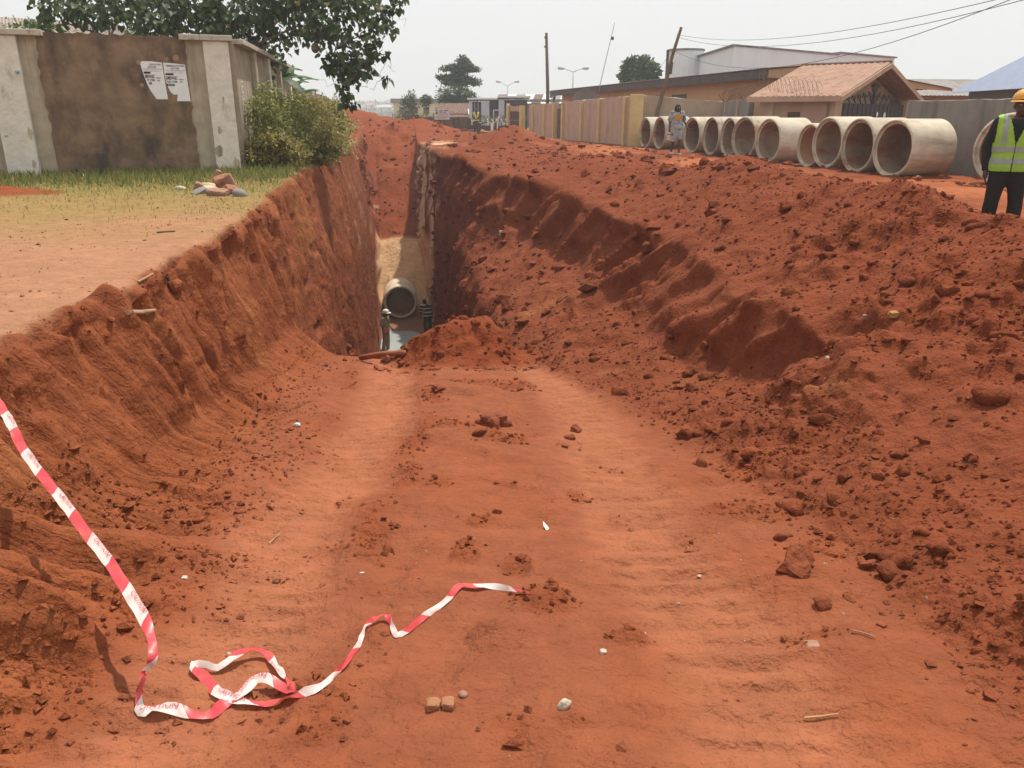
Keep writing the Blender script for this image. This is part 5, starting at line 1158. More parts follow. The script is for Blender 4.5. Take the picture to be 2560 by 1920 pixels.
# brown rock pile by the far worker
for k, (px, py, s, lb) in enumerate(((1213,329,.55,'large pinkish lump of earth right of the far worker'),(1206,330,.35,'smaller earth lump at the far worker\'s feet'))):
    p = at_y(px, py, 56); zg = gdrop(p.x, 56); chunk('earth_lump', (p.x, 56, zg), (s*1.2,s,s*.8), (.1,.2,k), M_REDBRICK, lb, 'rock', None, 240+k, .3, True, .3)
# satellite dish behind the pink wall
dp = at_y(1463, 243, 50); n = 20; m = MB()
dd = empty('satellite_dish', (dp.x, 50, 0), 0, 'large pale satellite dish showing over the pink wall', 'satellite dish')
for i in range(6):
    r = .82*i/5
    for j in range(n):
        a = 2*math.pi*j/n; m.v.append((r*math.cos(a), -.12+.22*(r/.82)**2*-1, dp.z-.25+r*math.sin(a)*.95))
for i in range(5):
    for j in range(n): m.f.append((i*n+j, i*n+(j+1)%n, (i+1)*n+(j+1)%n, (i+1)*n+j))
m.build('dish', M_GREYROOF, dd, smooth=True); MB().tube([(0,.05,-.1),(0,.05,dp.z-.2)], .05, 6).build('mast', M_DARKMETAL, dd)
# house with a zinc roof behind the old wall
lh = empty('house', (-18.7, 27.6, 0), math.radians(12), 'house with grey-brown corrugated roof half hidden behind the old wall', 'house')
MB().box(.3, 7.0, .5, 6, -.1, 3.4).build('wall', M_TAN, lh)
M_LROOF = mat('taupe_zinc_roof', (.30,.25,.215), .8, .12, 3, stains=((.2,.16,.14), (2,2,2), .5, .75))
corrugated(lh, 'roof_sheet', M_LROOF, (-.4,-.2,3.3), (7.9,-.2,3.3), (-.4,3.0,4.75), (4.9,3.0,4.55), .16, .03)
corrugated(lh, 'roof_sheet', M_LROOF, (7.9,-.2,3.3), (7.9,6.2,3.3), (4.9,3.0,4.55), (4.9,3.02,4.55), .16, .03)
# ------------------------------------------------------------------ hazy hillside with houses
NXh, NYh = 60, 24; xs = np.linspace(-420, 420, NXh); ysh = np.linspace(260, 1200, NYh)
HX, HY = np.meshgrid(xs, ysh); HZ = -14+np.interp(HY, [260,420,700,1000,1200], [-6,4,22,27,20])+5*fbm(HX*.008, HY*.008, HX*0, 3, 400)-6*sstep(0, 300, HX-20)
ih = np.arange(NXh*NYh).reshape(NYh, NXh); Fh = np.stack([ih[:-1,:-1], ih[:-1,1:], ih[1:,1:], ih[1:,:-1]], -1).reshape(-1,4)
hme = np_mesh('hillside', np.stack([HX, HY, HZ], -1).reshape(-1,3), Fh, True)
tag(link('hillside', hme, mat('far_hill_green', (.06,.075,.05), .95, .3, .02)), None, None, None, 'structure')
def hz(x, y): return float(HZ[int(np.argmin(np.abs(ysh-y))), int(np.argmin(np.abs(xs-x)))])
M_FARROOF = [mat('far_white_roof', (.62,.62,.62), .7, .05), mat('far_rust_roof', (.33,.21,.17), .8, .1), mat('far_grey_roof', (.42,.43,.45), .7, .05)]
rgh = random.Random(77)
for k in range(34):
    Yh = rgh.uniform(330, 900); px = rgh.uniform(800, 1040); x = (px-1280)/FPX*Yh/1.06; w, dpt, h = rgh.uniform(7,18), rgh.uniform(7,10), rgh.uniform(2.8,4.0); z = hz(x, Yh)-.5
    o = empty('hillside_house', (x, Yh, z), rgh.uniform(-.4,.4), 'tiny hazy house on the distant hillside', 'house', 'houses on the far hillside')
    MB().box(-w/2, w/2, -dpt/2, dpt/2, -2, h).build('wall', M_CREAM if k % 2 else M_PALEGREY, o)
    m = MB(); e = .6; m.add([(-w/2-e,-dpt/2-e,h),(w/2+e,-dpt/2-e,h),(w/2+e,dpt/2+e,h),(-w/2-e,dpt/2+e,h),(-w/4,0,h+2.0),(w/4,0,h+2.0)], [(0,1,5,4),(1,2,5),(2,3,4,5),(3,0,4),(3,2,1,0)]); m.build('roof', M_FARROOF[rgh.choice((0,0,1,2))], o)
rnh = np.random.default_rng(78); n = 1000; px = rnh.uniform(760, 1100, n); Yh = rnh.uniform(300, 950, n); xh = (px-1280)/FPX*Yh/1.06
bl = [(float(xh[i]), float(Yh[i]), hz(xh[i], Yh[i])+1.2, 3.2, 3.2, 2.4, 9) for i in range(n)]
P, O = blob_points(rnh, bl, .6)
fw = leaves('distant_woodland', P, O+rnh.normal(0,.3,O.shape), rnh.uniform(1.6,3.0,len(P)), OVAL, tints(rnh, len(P), (.03,.045,.025), (.06,.08,.04)), seed=79)
tag(fw, 'hazy trees massed between houses on the far hillside', None, None, 'stuff')
# ------------------------------------------------------------------ at the bottom of the trench
TD = Vector((-.142, 1, 0)).normalized(); TAZ = math.atan2(TD.y, TD.x)
tpipe = empty('concrete_pipe', (-5.13, 35.5, -6.75), TAZ, 'large concrete pipe laid in the trench with its mouth open', 'pipe')
R = .77
M_TPIPE = mat('dusty_pale_concrete', (.58,.49,.37), .9, .15, 3, .006, 40, stains=((.45,.30,.18), (1.5,1.5,3), .52, .7))
lathe([(.03,R-.02),(.06,R),(.62,R),(.64,R-.025),(.68,R-.025),(.70,R),(1.9,R),(1.92,R-.025),(1.96,R-.025),(1.98,R),(6,R)], 56).build('barrel', M_TPIPE, tpipe, smooth=False)
lathe([(.03,R-.02),(.0,R-.04),(.0,R-.065),(.05,R-.07),(.052,R-.12)], 56).build('socket_rim', M_TPIPE, tpipe)
lathe([(.052,R-.12),(6,R-.12),(6,.01)], 56).build('bore', M_PIPEIN, tpipe, smooth=True)
n = 40; pts = []
for i in range(n):
    a = 2*math.pi*i/n; k = 1+.08*math.sin(3*a+1)+.05*math.sin(7*a)
    pts.append((1.12*k*math.cos(a), 1.9*k*math.sin(a), 0))
wm = MB(); wm.add([(0,0,0)]+pts, [(0, 1+i, 1+(i+1)%n) for i in range(n)])
wmat = mat('milky_grey_water', (.34,.385,.37), .22, .04, 1.5, .003, 9, spec=.5)
wo = wm.build('water', wmat); wo.location = (-4.62, 31.5, -7.50); wo.rotation_euler = (0,0,TAZ-math.pi/2); tag(wo, 'milky grey water pooled on the trench floor', None, None, 'structure')
p0, _ = ghit(902, 902); p1, _ = ghit(1012, 890)
pk = MB().tube([p0+Vector((0,0,.05)), p0.lerp(p1,.5)+Vector((0,0,.07)), p1+Vector((0,0,.05))], .045, 8).build('timber_bar', mat('soil_stained_timber', (.28,.10,.05), .95, .15, 6), None, smooth=True)
tag(pk, 'soil-stained wooden bar lying across the end of the ramp', 'timber')
# ------------------------------------------------------------------ people
M_SKIN = mat('dark_brown_skin', (.085,.045,.030), .55, .08, 10, spec=.4)
M_HAIR = mat('black_hair', (.012,.010,.010), .6, .2, 30)
M_SHOE = mat('dark_shoe', (.03,.025,.02), .7, .2)
def cap(m, p0, r0, p1, r1, n=10):
    p0, p1 = Vector(p0), Vector(p1); d = (p1-p0); d = d.normalized() if d.length > 1e-6 else Vector((0,0,1))
    m.tube([p0-d*r0*.98, p0-d*r0*.75, p0-d*r0*.4, p0, p1, p1+d*r1*.4, p1+d*r1*.75, p1+d*r1*.98], [r0*.2, r0*.66, r0*.92, r0, r1, r1*.92, r1*.66, r1*.2], n)
def fuse(name, m, vox, mat_, parent, smooth=5, keep=None):
    """merge overlapping capsules into one continuous skin"""
    me = m.mesh('tmp'); o = bpy.data.objects.new('tmp', me); COL.objects.link(o)
    r = o.modifiers.new('r', 'REMESH'); r.mode = 'VOXEL'; r.voxel_size = vox
    s = o.modifiers.new('s', 'SMOOTH'); s.iterations = smooth; s.factor = .5
    dg = bpy.context.evaluated_depsgraph_get(); res = bpy.data.meshes.new_from_object(o.evaluated_get(dg), depsgraph=dg)
    COL.objects.unlink(o); bpy.data.objects.remove(o)
    if keep is not None:
        V = [v.co.copy() for v in res.vertices]; F = [tuple(p.vertices) for p in res.polygons if keep(sum((V[i] for i in p.vertices), Vector())/len(p.vertices))]
        res = bpy.data.meshes.new(name); res.from_pydata([tuple(v) for v in V], [], F)
    res.name = name; res.polygons.foreach_set('use_smooth', np.ones(len(res.polygons), dtype=bool)); res.materials.clear()
    return link(name, res, mat_, parent)
POSE = dict(head=(0,-.01,1.60), neck=(0,.01,1.47), chest=(0,0,1.32), waist=(0,0,1.06), pelvis=(0,0,.93),
    shR=(-.185,0,1.42), elR=(-.24,.03,1.14), wrR=(-.25,-.04,.90), shL=(.185,0,1.42), elL=(.24,.03,1.14), wrL=(.25,-.04,.90),
    hpR=(-.09,0,.90), knR=(-.10,-.03,.50), anR=(-.10,.0,.09), toR=(-.11,-.17,.035), hpL=(.09,0,.90), knL=(.10,-.03,.50), anL=(.10,.0,.09), toL=(.11,-.17,.035))
def V3(p): return Vector(p)
def torso(m, J, g=0.0, lo='pelvis'):
    c, w, p = V3(J['chest']), V3(J['waist']), V3(J['pelvis']); sx = (V3(J['shL'])-V3(J['shR'])).normalized()
    for s in (-1, 1):
        cap(m, c+sx*.085*s, .118+g, w+sx*.07*s, .108+g); 
        if lo == 'pelvis': cap(m, w+sx*.07*s, .108+g, p+sx*.075*s, .118+g)
        cap(m, c+sx*.06*s+Vector((0,0,.04)), .11+g, V3(J['shL' if s > 0 else 'shR'])-sx*s*.03, .062+g)
def arm(m, J, s, g=0.0, upto=1.0, gr=0.0):
    a, b, c = V3(J['sh'+s]), V3(J['el'+s]), V3(J['wr'+s])
    if upto >= 1: cap(m, a, .058+g, b, .045+g); cap(m, b, .044+g, c, .030+g)
    elif upto > .5: cap(m, a, .058+g, b, .047+g); cap(m, b, .046+g, b.lerp(c, (upto-.5)*2), .040+g)
    else: cap(m, a, .060+g, a.lerp(b, upto*2), .052+g+gr)
def leg(m, J, s, g=0.0, upto=1.0):
    a, b, c = V3(J['hp'+s]), V3(J['kn'+s]), V3(J['an'+s])
    if upto >= .5: cap(m, a, .088+g, b, .058+g)
    if upto > .5: cap(m, b, .057+g, b.lerp(c, (upto-.5)*2), .057+(.040-.057)*(upto-.5)*2+g)
def hand(m, J, s, d=(0,-.1,-1)):
    w = V3(J['wr'+s]); e = V3(J['el'+s]); ax = (w-e).normalized(); d = (ax+V3(d)*.3).normalized(); sd = d.cross(Vector((0,1,0))); sd = sd.normalized() if sd.length > .1 else Vector((1,0,0)); fw = Vector((0,-1,0))
    k = -1 if s == 'R' else 1
    cap(m, w, .027, w+d*.085, .030); cap(m, w+d*.03-fw*-.02, .024, w+d*.085+fw*.022, .020)
    for i, L in enumerate((.070,.082,.076,.058)):
        b = w+d*.095+fw*(.030-.020*i); t = b+d*L*.55+sd*k*-.004; cap(m, b, .0095, t, .0088); cap(m, t, .0088, t+(d-sd*k*.35).normalized()*L*.5, .0078)
    b = w+d*.035+fw*.034; cap(m, b, .0115, b+(d*.7+fw*.6).normalized()*.05, .0095); cap(m, b+(d*.7+fw*.6).normalized()*.05, .0095, b+(d*1.0+fw*.5).normalized()*.085, .008)
def head(m, J):
    h = V3(J['head']); n = V3(J['neck']); cap(m, n-Vector((0,0,.05)), .058, h-Vector((0,-.01,.04)), .052)
    cap(m, h+Vector((0,.012,.045)), .088, h+Vector((0,-.012,-.045)), .068); cap(m, h+Vector((0,-.03,-.075)), .045, h+Vector((0,-.045,-.08)), .035)
    cap(m, h+Vector((0,-.082,.0)), .012, h+Vector((0,-.098,-.028)), .017)
    for s in (-1, 1): cap(m, h+Vector((s*.088,.01,.005)), .016, h+Vector((s*.086,.012,-.03)), .012); cap(m, h+Vector((s*.032,-.072,.022)), .014, h+Vector((s*.05,-.062,.022)), .012)
    cap(m, h+Vector((-.022,-.078,-.052)), .010, h+Vector((.022,-.078,-.052)), .010)
M_EYE = mat('eye_white', (.6,.58,.55), .4, .02); M_LIP = mat('lip_brown', (.10,.045,.04), .5, .05)
def body(root, J, vox=.012, hide_hands=()):
    m = MB(); torso(m, J); head(m, J)
    for s in 'RL':
        arm(m, J, s); leg(m, J, s)
        if s not in hide_hands: hand(m, J, s)
        a = V3(J['an'+s]); t = V3(J['to'+s]); cap(m, a, .042, a-Vector((0,-.02,.04)), .038); cap(m, a-Vector((0,-.03,.045)), .036, t, .030)
    o = fuse('body', m, vox, M_SKIN, root, 4); h = V3(J['head'])
    for s in (-1, 1):
        V, F = ico(1); e = link('eye', np_mesh('eye', V*np.array([.014,.008,.009]), F, True), M_EYE, root); e.location = h+Vector((s*.036,-.083,.008))
        e2 = link('pupil', np_mesh('pupil', V*np.array([.006,.004,.006]), F, True), M_HAIR, e); e2.location = (0,-.007,0)
    V, F = ico(1); e = link('mouth', np_mesh('mouth', V*np.array([.026,.008,.009]), F, True), M_LIP, root); e.location = h+Vector((0,-.088,-.054))
    return o
def shoes(root, J, mat_=M_SHOE):
    for s in 'RL':
        m = MB(); a = V3(J['an'+s]); t = V3(J['to'+s]); cap(m, a-Vector((0,-.035,.045)), .045, t+Vector((0,.0,.008)), .040); cap(m, a, .050, a-Vector((0,0,.04)), .05); fuse('shoe', m, .012, mat_, root, 3)
def trousers(root, J, mat_, g=.022):
    m = MB(); w, p = V3(J['waist']), V3(J['pelvis']); sx = Vector((1,0,0))
    for s in (-1, 1): cap(m, w.lerp(p,.6)+sx*.065*s, .108+g*.6, p+sx*.075*s, .118+g*.6)
    for s in 'RL':
        leg(m, J, s, g, 1.0); a = V3(J['an'+s]); cap(m, V3(J['kn'+s]), .062+g, a+Vector((0,0,.03)), .055+g)
    return fuse('trousers', m, .02, mat_, root, 4)
def shirt(root, J, mat_, g=.016, sleeve=.45, name='shirt'):
    m = MB(); torso(m, J, g)
    for s in 'RL': arm(m, J, s, g, sleeve)
    return fuse(name, m, .018, mat_, root, 4, keep=lambda c: not (c.z > J['neck'][2]-.015 and abs(c.x-J['neck'][0]) < .085))
def helmet(root, J, mat_, brim=-1):
    h = V3(J['head'])+Vector((0,.005,.055)); V, F = ico(3); keep = V[:, 2] > -.12
    Fk = np.array([f for f in F if keep[f].all()]); o = link('helmet', np_mesh('helmet', V*np.array([.122,.140,.115]), Fk, True), mat_, root); o.location = h+Vector((0,0,.012))
    m = MB(); n = 28; V = []
    for i in range(n):
        a = 2*math.pi*i/n; e = .028+.05*max(0, -math.sin(a))**2; V.append(((.120)*math.cos(a), .138*math.sin(a), -.010)); V.append(((.120+e*.6)*math.cos(a), (.138+e)*math.sin(a), -.024))
    m.add(V, [(2*i, 2*i+1, (2*i+3) % (2*n), (2*i+2) % (2*n)) for i in range(n)]); b = m.build('brim', mat_, o); md = b.modifiers.new('t', 'SOLIDIFY'); md.thickness = .006
    MB().tube([(0,-.135,.02),(0,-.1,.082),(0,0,.118),(0,.1,.085),(0,.135,.02)], .012, 6).build('ridge', mat_, o, smooth=True)
def vest(root, J, mat_, band_mat, g=.032, z0=.86, vneck=True):
    nz = J['neck'][2]; cx = J['chest'][0]
    def keepf(c):
        if c.z < z0: return False
        if c.z > nz-.02 and abs(c.x-cx) < .075: return False
        if vneck and c.y < J['chest'][1] and abs(c.x-cx) < max(0.004, (c.z-(nz-.30))*.30): return False
        if abs(c.x-cx) > .205 and c.z > nz-.28: return False
        if abs(c.x-cx) > .225: return False
        return True
    m = MB(); torso(m, J, g); o = fuse('safety_vest', m, .012, mat_, root, 4, keepf)
    def bands(c): return keepf(c) and (z0+.085 < c.z < z0+.145 or z0+.215 < c.z < z0+.275)
    m = MB(); torso(m, J, g+.004); fuse('reflective_band', m, .010, band_mat, o, 3, bands)
    def strap(c): return keepf(c) and c.z > z0+.29 and .10 < abs(c.x-cx) < .15
    m = MB(); torso(m, J, g+.004); fuse('reflective_strap', m, .010, band_mat, o, 3, strap)
    return o
def pj(**k): d = dict(POSE); d.update(k); return d
M_REFL = mat('grey_reflective_tape', (.30,.33,.30), .5, .1, 20)
# worker at the right edge in a green vest and yellow helmet
x, y = 5.79, 9.5; z = gdrop(x, y)-.02
w1 = empty('person', (x, y, z-.02), math.radians(-22), 'worker in green safety vest and yellow helmet at the right edge', 'person')
J = pj(elR=(-.26,.05,1.14), wrR=(-.235,.02,.90), elL=(.26,.05,1.14), wrL=(.24,.0,.90), anR=(-.13,0,.09), toR=(-.16,-.17,.035), anL=(.14,0,.09), toL=(.17,-.17,.035), knR=(-.12,-.02,.5), knL=(.13,-.02,.5), head=(.02,-.02,1.60))
body(w1, J); shirt(w1, J, mat('black_long_shirt', (.022,.022,.022), .9, .3), .014, 1.0); trousers(w1, J, mat('black_work_trousers', (.020,.017,.016), .9, .3)); shoes(w1, J)
vest(w1, J, mat('lime_vest', (.30,.50,.07), .7, .08, 20), M_REFL, .03, .88); helmet(w1, J, mat('yellow_helmet', (.62,.30,.035), .4, .05, 5, spec=.5))
# woman walking past the pipes
x, y = 6.02, 30.3; z = gdrop(x, y)
w2 = empty('person', (x, y, z), math.radians(8), 'woman in patterned grey dress walking past the pipes', 'person')
J = pj(head=(0,-.02,1.59), elR=(-.25,.06,1.14), wrR=(-.27,.0,.90), elL=(.27,.03,1.15), wrL=(.36,-.10,.95), knR=(-.09,.02,.50), anR=(-.10,.14,.12), toR=(-.10,.0,.045), knL=(.09,-.10,.50), anL=(.10,-.12,.08), toL=(.12,-.28,.03))
body(w2, J, .015)
def dress_mat():
    m_, nt, b = mat_base('patterned_dress'); N = nt.nodes; L = nt.links; tc = N.new('ShaderNodeTexCoord')
    n1 = N.new('ShaderNodeTexNoise'); n1.inputs['Scale'].default_value = 7; n1.inputs['Detail'].default_value = 2; L.new(tc.outputs['Object'], n1.inputs['Vector'])
    r = N.new('ShaderNodeValToRGB'); r.color_ramp.interpolation = 'CONSTANT'; e = r.color_ramp.elements; e[0].position = 0; e[0].color = (.04,.035,.04,1); e[1].position = .38; e[1].color = (.25,.26,.29,1)
    for p, c in ((.50,(.36,.37,.40,1)),(.585,(.30,.26,.26,1)),(.62,(.58,.32,.05,1)),(.68,(.50,.51,.53,1))): q = e.new(p); q.color = c
    L.new(n1.outputs['Fac'], r.inputs[0]); L.new(r.outputs[0], b.inputs['Base Color']); b.inputs['Roughness'].default_value = .9; return m_
M_DRESS = dress_mat()
m = MB(); torso(m, J, .03)
for s in 'RL': arm(m, J, s, .028, .36, .03)
for k in range(-2, 3): cap(m, (k*.05,0,1.05), .13, (k*.085,.0,.56), .115+.01*(k%2))
cap(m, (-.1,.06,.9), .12, (-.12,.09,.58), .10); cap(m, (.1,-.07,.9), .12, (.13,-.11,.56), .10)
fuse('dress', m, .014, M_DRESS, w2, 4, keep=lambda c: c.z > .50 and not (c.z > 1.455 and abs(c.x) < .085))
m = MB(); torso(m, J, .034)
fuse('yellow_yoke', m, .012, mat('yellow_print_yoke', (.55,.27,.02), .9, .6, 22), w2, 3, keep=lambda c: c.y < -.04 and abs(c.x) < .13 and 1.18 < c.z < 1.39-.2*abs(c.x))
h = V3(J['head']); m = MB(); cap(m, h+Vector((0,.025,.055)), .098, h+Vector((0,.035,0)), .098); 
for s in (-1, 1): cap(m, h+Vector((s*.075,.02,.03)), .042, h+Vector((s*.085,.01,-.09)), .034)
cap(m, h+Vector((0,.08,.0)), .07, h+Vector((0,.07,-.10)), .06); fuse('hair', m, .012, M_HAIR, w2, 4)
for s in 'RL':
    t = V3(J['to'+s]); a = V3(J['an'+s]); MB().tube([(a.x,a.y+.06,t.z-.028),(t.x,t.y-.04,t.z-.028)], [.042,.045], 8).build('sandal', M_PATCH, w2)
bag = empty('handbag', w2.matrix_world @ Vector((0,0,0)), 0, "white and pink handbag hanging from the walking woman's hand", 'handbag')
bag.location = (x-.30, y-.06, z); bag.rotation_euler = (0, math.radians(12), 0)
MB().box(-.16, .13, -.05, .05, .46, .74).build('bag_body', mat('pale_pink_leather', (.56,.47,.50), .6, .15, 9), bag, bevel=.02)
MB().box(-.165, .135, -.056, .056, .66, .69).build('black_trim', M_HAIR, bag); MB().tube([(-.08,0,.73),(-.02,0,.84),(.06,0,.84),(.10,0,.73)], .010, 5).build('handle', M_HAIR, bag)
# far worker
p = at_y(1191, 330, 59.5); z = gdrop(p.x, 59.5)
w3 = empty('person', (p.x, 59.5, max(z, -.02)), math.radians(6), 'distant worker in bright yellow vest facing the camera', 'person')
J = pj(elR=(-.25,-.06,1.16), wrR=(-.10,-.20,1.06), elL=(.23,-.05,1.16), wrL=(.07,-.20,1.04))
body(w3, J, .018); shirt(w3, J, mat('maroon_shirt', (.10,.03,.025), .9, .15), .014, .9); trousers(w3, J, mat('grey_jeans', (.07,.07,.075), .9, .2)); shoes(w3, J)
vest(w3, J, mat('yellow_vest', (.72,.75,.03), .7, .05, 20), M_REFL, .03, .90)
h = V3(J['head']); V, F = ico(3); Fk = np.array([f for f in F if (V[f, 2] > -.1).all()]); c = link('cap', np_mesh('cap', V*np.array([.10,.112,.085]), Fk, True), mat('dark_grey_cap', (.05,.045,.05), .9), w3); c.location = h+Vector((0,.005,.055))
m = MB(); m.add([(-.07,-.08,0),(.07,-.08,0),(.05,-.19,-.02),(-.05,-.19,-.02)], [(0,1,2,3)]); b = m.build('peak', bpy.data.materials['dark_grey_cap'], c); b.modifiers.new('t','SOLIDIFY').thickness = .008
# worker standing beside the water, seen from the side
x, y = -5.02, 30.35; z = gdrop(x, y, -3)
w4 = empty('person', (x, y, z), math.radians(75), 'worker in white helmet and khaki standing beside the trench water', 'person')
J = pj(head=(0,-.05,1.59), neck=(0,-.01,1.47), elR=(-.22,.10,1.16), wrR=(-.20,-.06,.93), elL=(.22,.02,1.15), wrL=(.22,-.14,.96), anR=(-.1,.10,.09), toR=(-.11,-.07,.035), knR=(-.1,.03,.5))
body(w4, J, .016); shirt(w4, J, mat('khaki_shirt', (.30,.25,.15), .9, .15), .016, .45); trousers(w4, J, mat('khaki_trousers', (.27,.20,.11), .9, .15)); shoes(w4, J)
helmet(w4, J, mat('white_helmet', (.72,.68,.58), .45, .04, 5, spec=.5))
m = MB(); cap(m, (-.20,-.04,1.02), .045, (-.205,-.07,.86), .05); fuse('orange_glove', m, .012, mat('orange_glove', (.75,.12,.06), .7), w4, 3)
# person in a striped shirt in the shade
x, y = -3.62, 33.0; z = gdrop(x, y, -4)
w5 = empty('person', (x, y, z), math.radians(-150), 'person in dark striped shirt bending in the shade by the trench wall', 'person')
J = pj(head=(0,-.32,1.36), neck=(0,-.22,1.28), chest=(0,-.13,1.18), waist=(0,0,.98), pelvis=(0,.06,.86), shR=(-.18,-.18,1.25), shL=(.18,-.18,1.25), elR=(-.22,-.26,.98), wrR=(-.18,-.36,.76), elL=(.22,-.26,.98), wrL=(.18,-.36,.76), hpR=(-.09,.06,.84), hpL=(.09,.06,.84), knR=(-.11,-.08,.48), knL=(.11,-.08,.48))
body(w5, J, .018)
def stripes():
    m_, nt, b = mat_base('striped_jersey'); N = nt.nodes; L = nt.links; tc = N.new('ShaderNodeTexCoord'); sx = N.new('ShaderNodeSeparateXYZ'); L.new(tc.outputs['Object'], sx.inputs[0])
    mu = N.new('ShaderNodeMath'); mu.operation = 'MULTIPLY'; mu.inputs[1].default_value = 7.0; L.new(sx.outputs['Z'], mu.inputs[0]); fr = N.new('ShaderNodeMath'); fr.operation = 'FRACT'; L.new(mu.outputs[0], fr.inputs[0])
    r = N.new('ShaderNodeValToRGB'); r.color_ramp.interpolation = 'CONSTANT'; r.color_ramp.elements[0].color = (.55,.50,.47,1); r.color_ramp.elements[1].position = .22; r.color_ramp.elements[1].color = (.03,.02,.03,1)
    L.new(fr.outputs[0], r.inputs[0]); L.new(r.outputs[0], b.inputs['Base Color']); b.inputs['Roughness'].default_value = .9; return m_
shirt(w5, J, stripes(), .018, .45, 'striped_shirt'); trousers(w5, J, mat('brown_shorts', (.06,.04,.03), .9, .15)); 
h = V3(J['head']); m = MB(); cap(m, h+Vector((0,.02,.05)), .092, h+Vector((0,.04,.0)), .09); fuse('hair', m, .014, M_HAIR, w5, 3)
# ------------------------------------------------------------------ red and white caution tape
def catmull(pts, step):
    out = []
    for i in range(len(pts)-1):
        p0, p1, p2, p3 = pts[max(i-1,0)], pts[i], pts[i+1], pts[min(i+2, len(pts)-1)]; L = (p2[0]-p1[0]).length; n = max(2, int(L/step))
        for k in range(n):
            t = k/n; f = lambda a, b, c, d: .5*((2*b)+(c-a)*t+(2*a-5*b+4*c-d)*t*t+(3*b-a-3*c+d)*t**3)
            out.append(tuple(f(p0[j], p1[j], p2[j], p3[j]) for j in range(3)))
    out.append(pts[-1]); return out
def tray(px, py, t): r = ray(px, py); return Vector((0,0,CAMZ))+r*t
cp_ = []   # (point, facing normal, width)
CAMP = Vector((0,0,CAMZ)); W0 = .043
pg = gdrop(-4.3, 5.6); cp_.append((Vector((-4.3,5.6,pg+.02)), Vector((0,0,1)), W0)); cp_.append((Vector((-3.7,5.0,gdrop(-3.7,5.0)+.12)), Vector((.3,-.3,1)), W0))
for (px, py, t) in ((7,1025,4.0),(54,1116,3.75),(105,1188,3.58),(163,1260,3.42),(213,1329,3.28),(268,1398,3.14),(315,1470,3.0),(358,1542,2.88),(376,1586,2.82),(382,1624,2.77),(379,1658,2.74)):
    p = tray(px, py, t); cp_.append((p, ((CAMP-p).normalized()+Vector((.25,-.1,.1))), W0*(1 if py < 1560 else .72)))
gp = [(365,1708,.6,.35,.05),(352,1758,.5,.4,.03),(352,1788,.9,.6,.02),(384,1783,1,.25,.02),(434,1783,1,.2,.02),(489,1793,.9,.1,.012),(529,1795,.8,.4,.015),(563,1768,1,.25,.02),(608,1748,1,.2,.03),(638,1723,.9,.3,.04),(668,1720,1,.2,.045),(708,1731,1,.2,.03),(732,1733,.8,.5,.02),
      (722,1713,.5,.5,.02),(693,1678,.8,.3,.02),(668,1648,.8,.3,.03),(623,1648,1,.2,.05),(578,1668,.9,.3,.04),(545,1680,.6,.5,.02),(520,1672,.6,.5,.02),(486,1673,.8,.4,.02),(514,1703,1,.2,.015),(544,1738,1,.2,.015),(573,1758,.9,.2,.03),(618,1765,.9,.2,.02),(663,1768,.7,.3,.012),(708,1753,.6,.4,.012),(762,1738,.8,.3,.015),(802,1723,.6,.4,.012),
      (842,1688,.45,.6,.012),(876,1648,.45,.5,.012),(901,1609,.55,.5,.012),(909,1584,.45,.5,.02),(936,1561,.5,.6,.03),(966,1552,.7,.4,.03),(981,1574,.5,.5,.02),(991,1594,.6,.5,.015),(1016,1584,.6,.4,.015),(1066,1544,.7,.4,.015),(1115,1509,.6,.4,.015),(1150,1472,.8,.4,.02),(1185,1474,.9,.3,.02),(1235,1472,.8,.3,.015),(1294,1482,.4,.5,.012),(1324,1489,.25,.5,.012)]
rt_ = random.Random(3)
for (px, py, wf, tilt, lift) in gp:
    p, nn = ghit(px, py); p = p+Vector((0,0,lift)); nv = (Vector((0,0,1))+Vector((rt_.uniform(-1,1), rt_.uniform(-1,.4), 0))*tilt*2.4).normalized(); cp_.append((p, nv, W0*wf))
rs = catmull([(a, b.normalized(), c) for a, b, c in cp_], .022)
TAPE = []; s_ = 0.0; prev = None
for (p, nv, w) in rs:
    if prev is not None: s_ += (p-prev).length
    TAPE.append([s_, p, nv.normalized(), w]); prev = p
for i, q in enumerate(TAPE):
    tg = (TAPE[min(i+1, len(TAPE)-1)][1]-TAPE[max(i-1, 0)][1]); tg = tg.normalized() if tg.length > 1e-9 else Vector((1,0,0))
    n_ = q[2]-tg*q[2].dot(tg); n_ = n_.normalized() if n_.length > 1e-4 else Vector((0,0,1)); q.append(n_.cross(tg).normalized()); q.append(n_)
V = []; F = []
for (s, p, nv, w, sd, n_) in TAPE: V += [tuple(p-sd*w/2+n_*.006*math.sin(s*41)), tuple(p+n_*.004*math.sin(s*23+1)), tuple(p+sd*w/2+n_*.006*math.sin(s*33+2))]
for i in range(len(TAPE)-1): F += [(3*i,3*i+1,3*i+4,3*i+3),(3*i+1,3*i+2,3*i+5,3*i+4)]
me = bpy.data.meshes.new('caution_tape'); me.from_pydata(V, [], F)
al = me.attributes.new('along', 'FLOAT', 'POINT'); al.data.foreach_set('value', np.repeat([q[0] for q in TAPE], 3).astype(np.float32))
ac = me.attributes.new('across', 'FLOAT', 'POINT'); ac.data.foreach_set('value', np.tile([0., .5, 1.], len(TAPE)).astype(np.float32))
me.polygons.foreach_set('use_smooth', np.ones(len(F), dtype=bool))
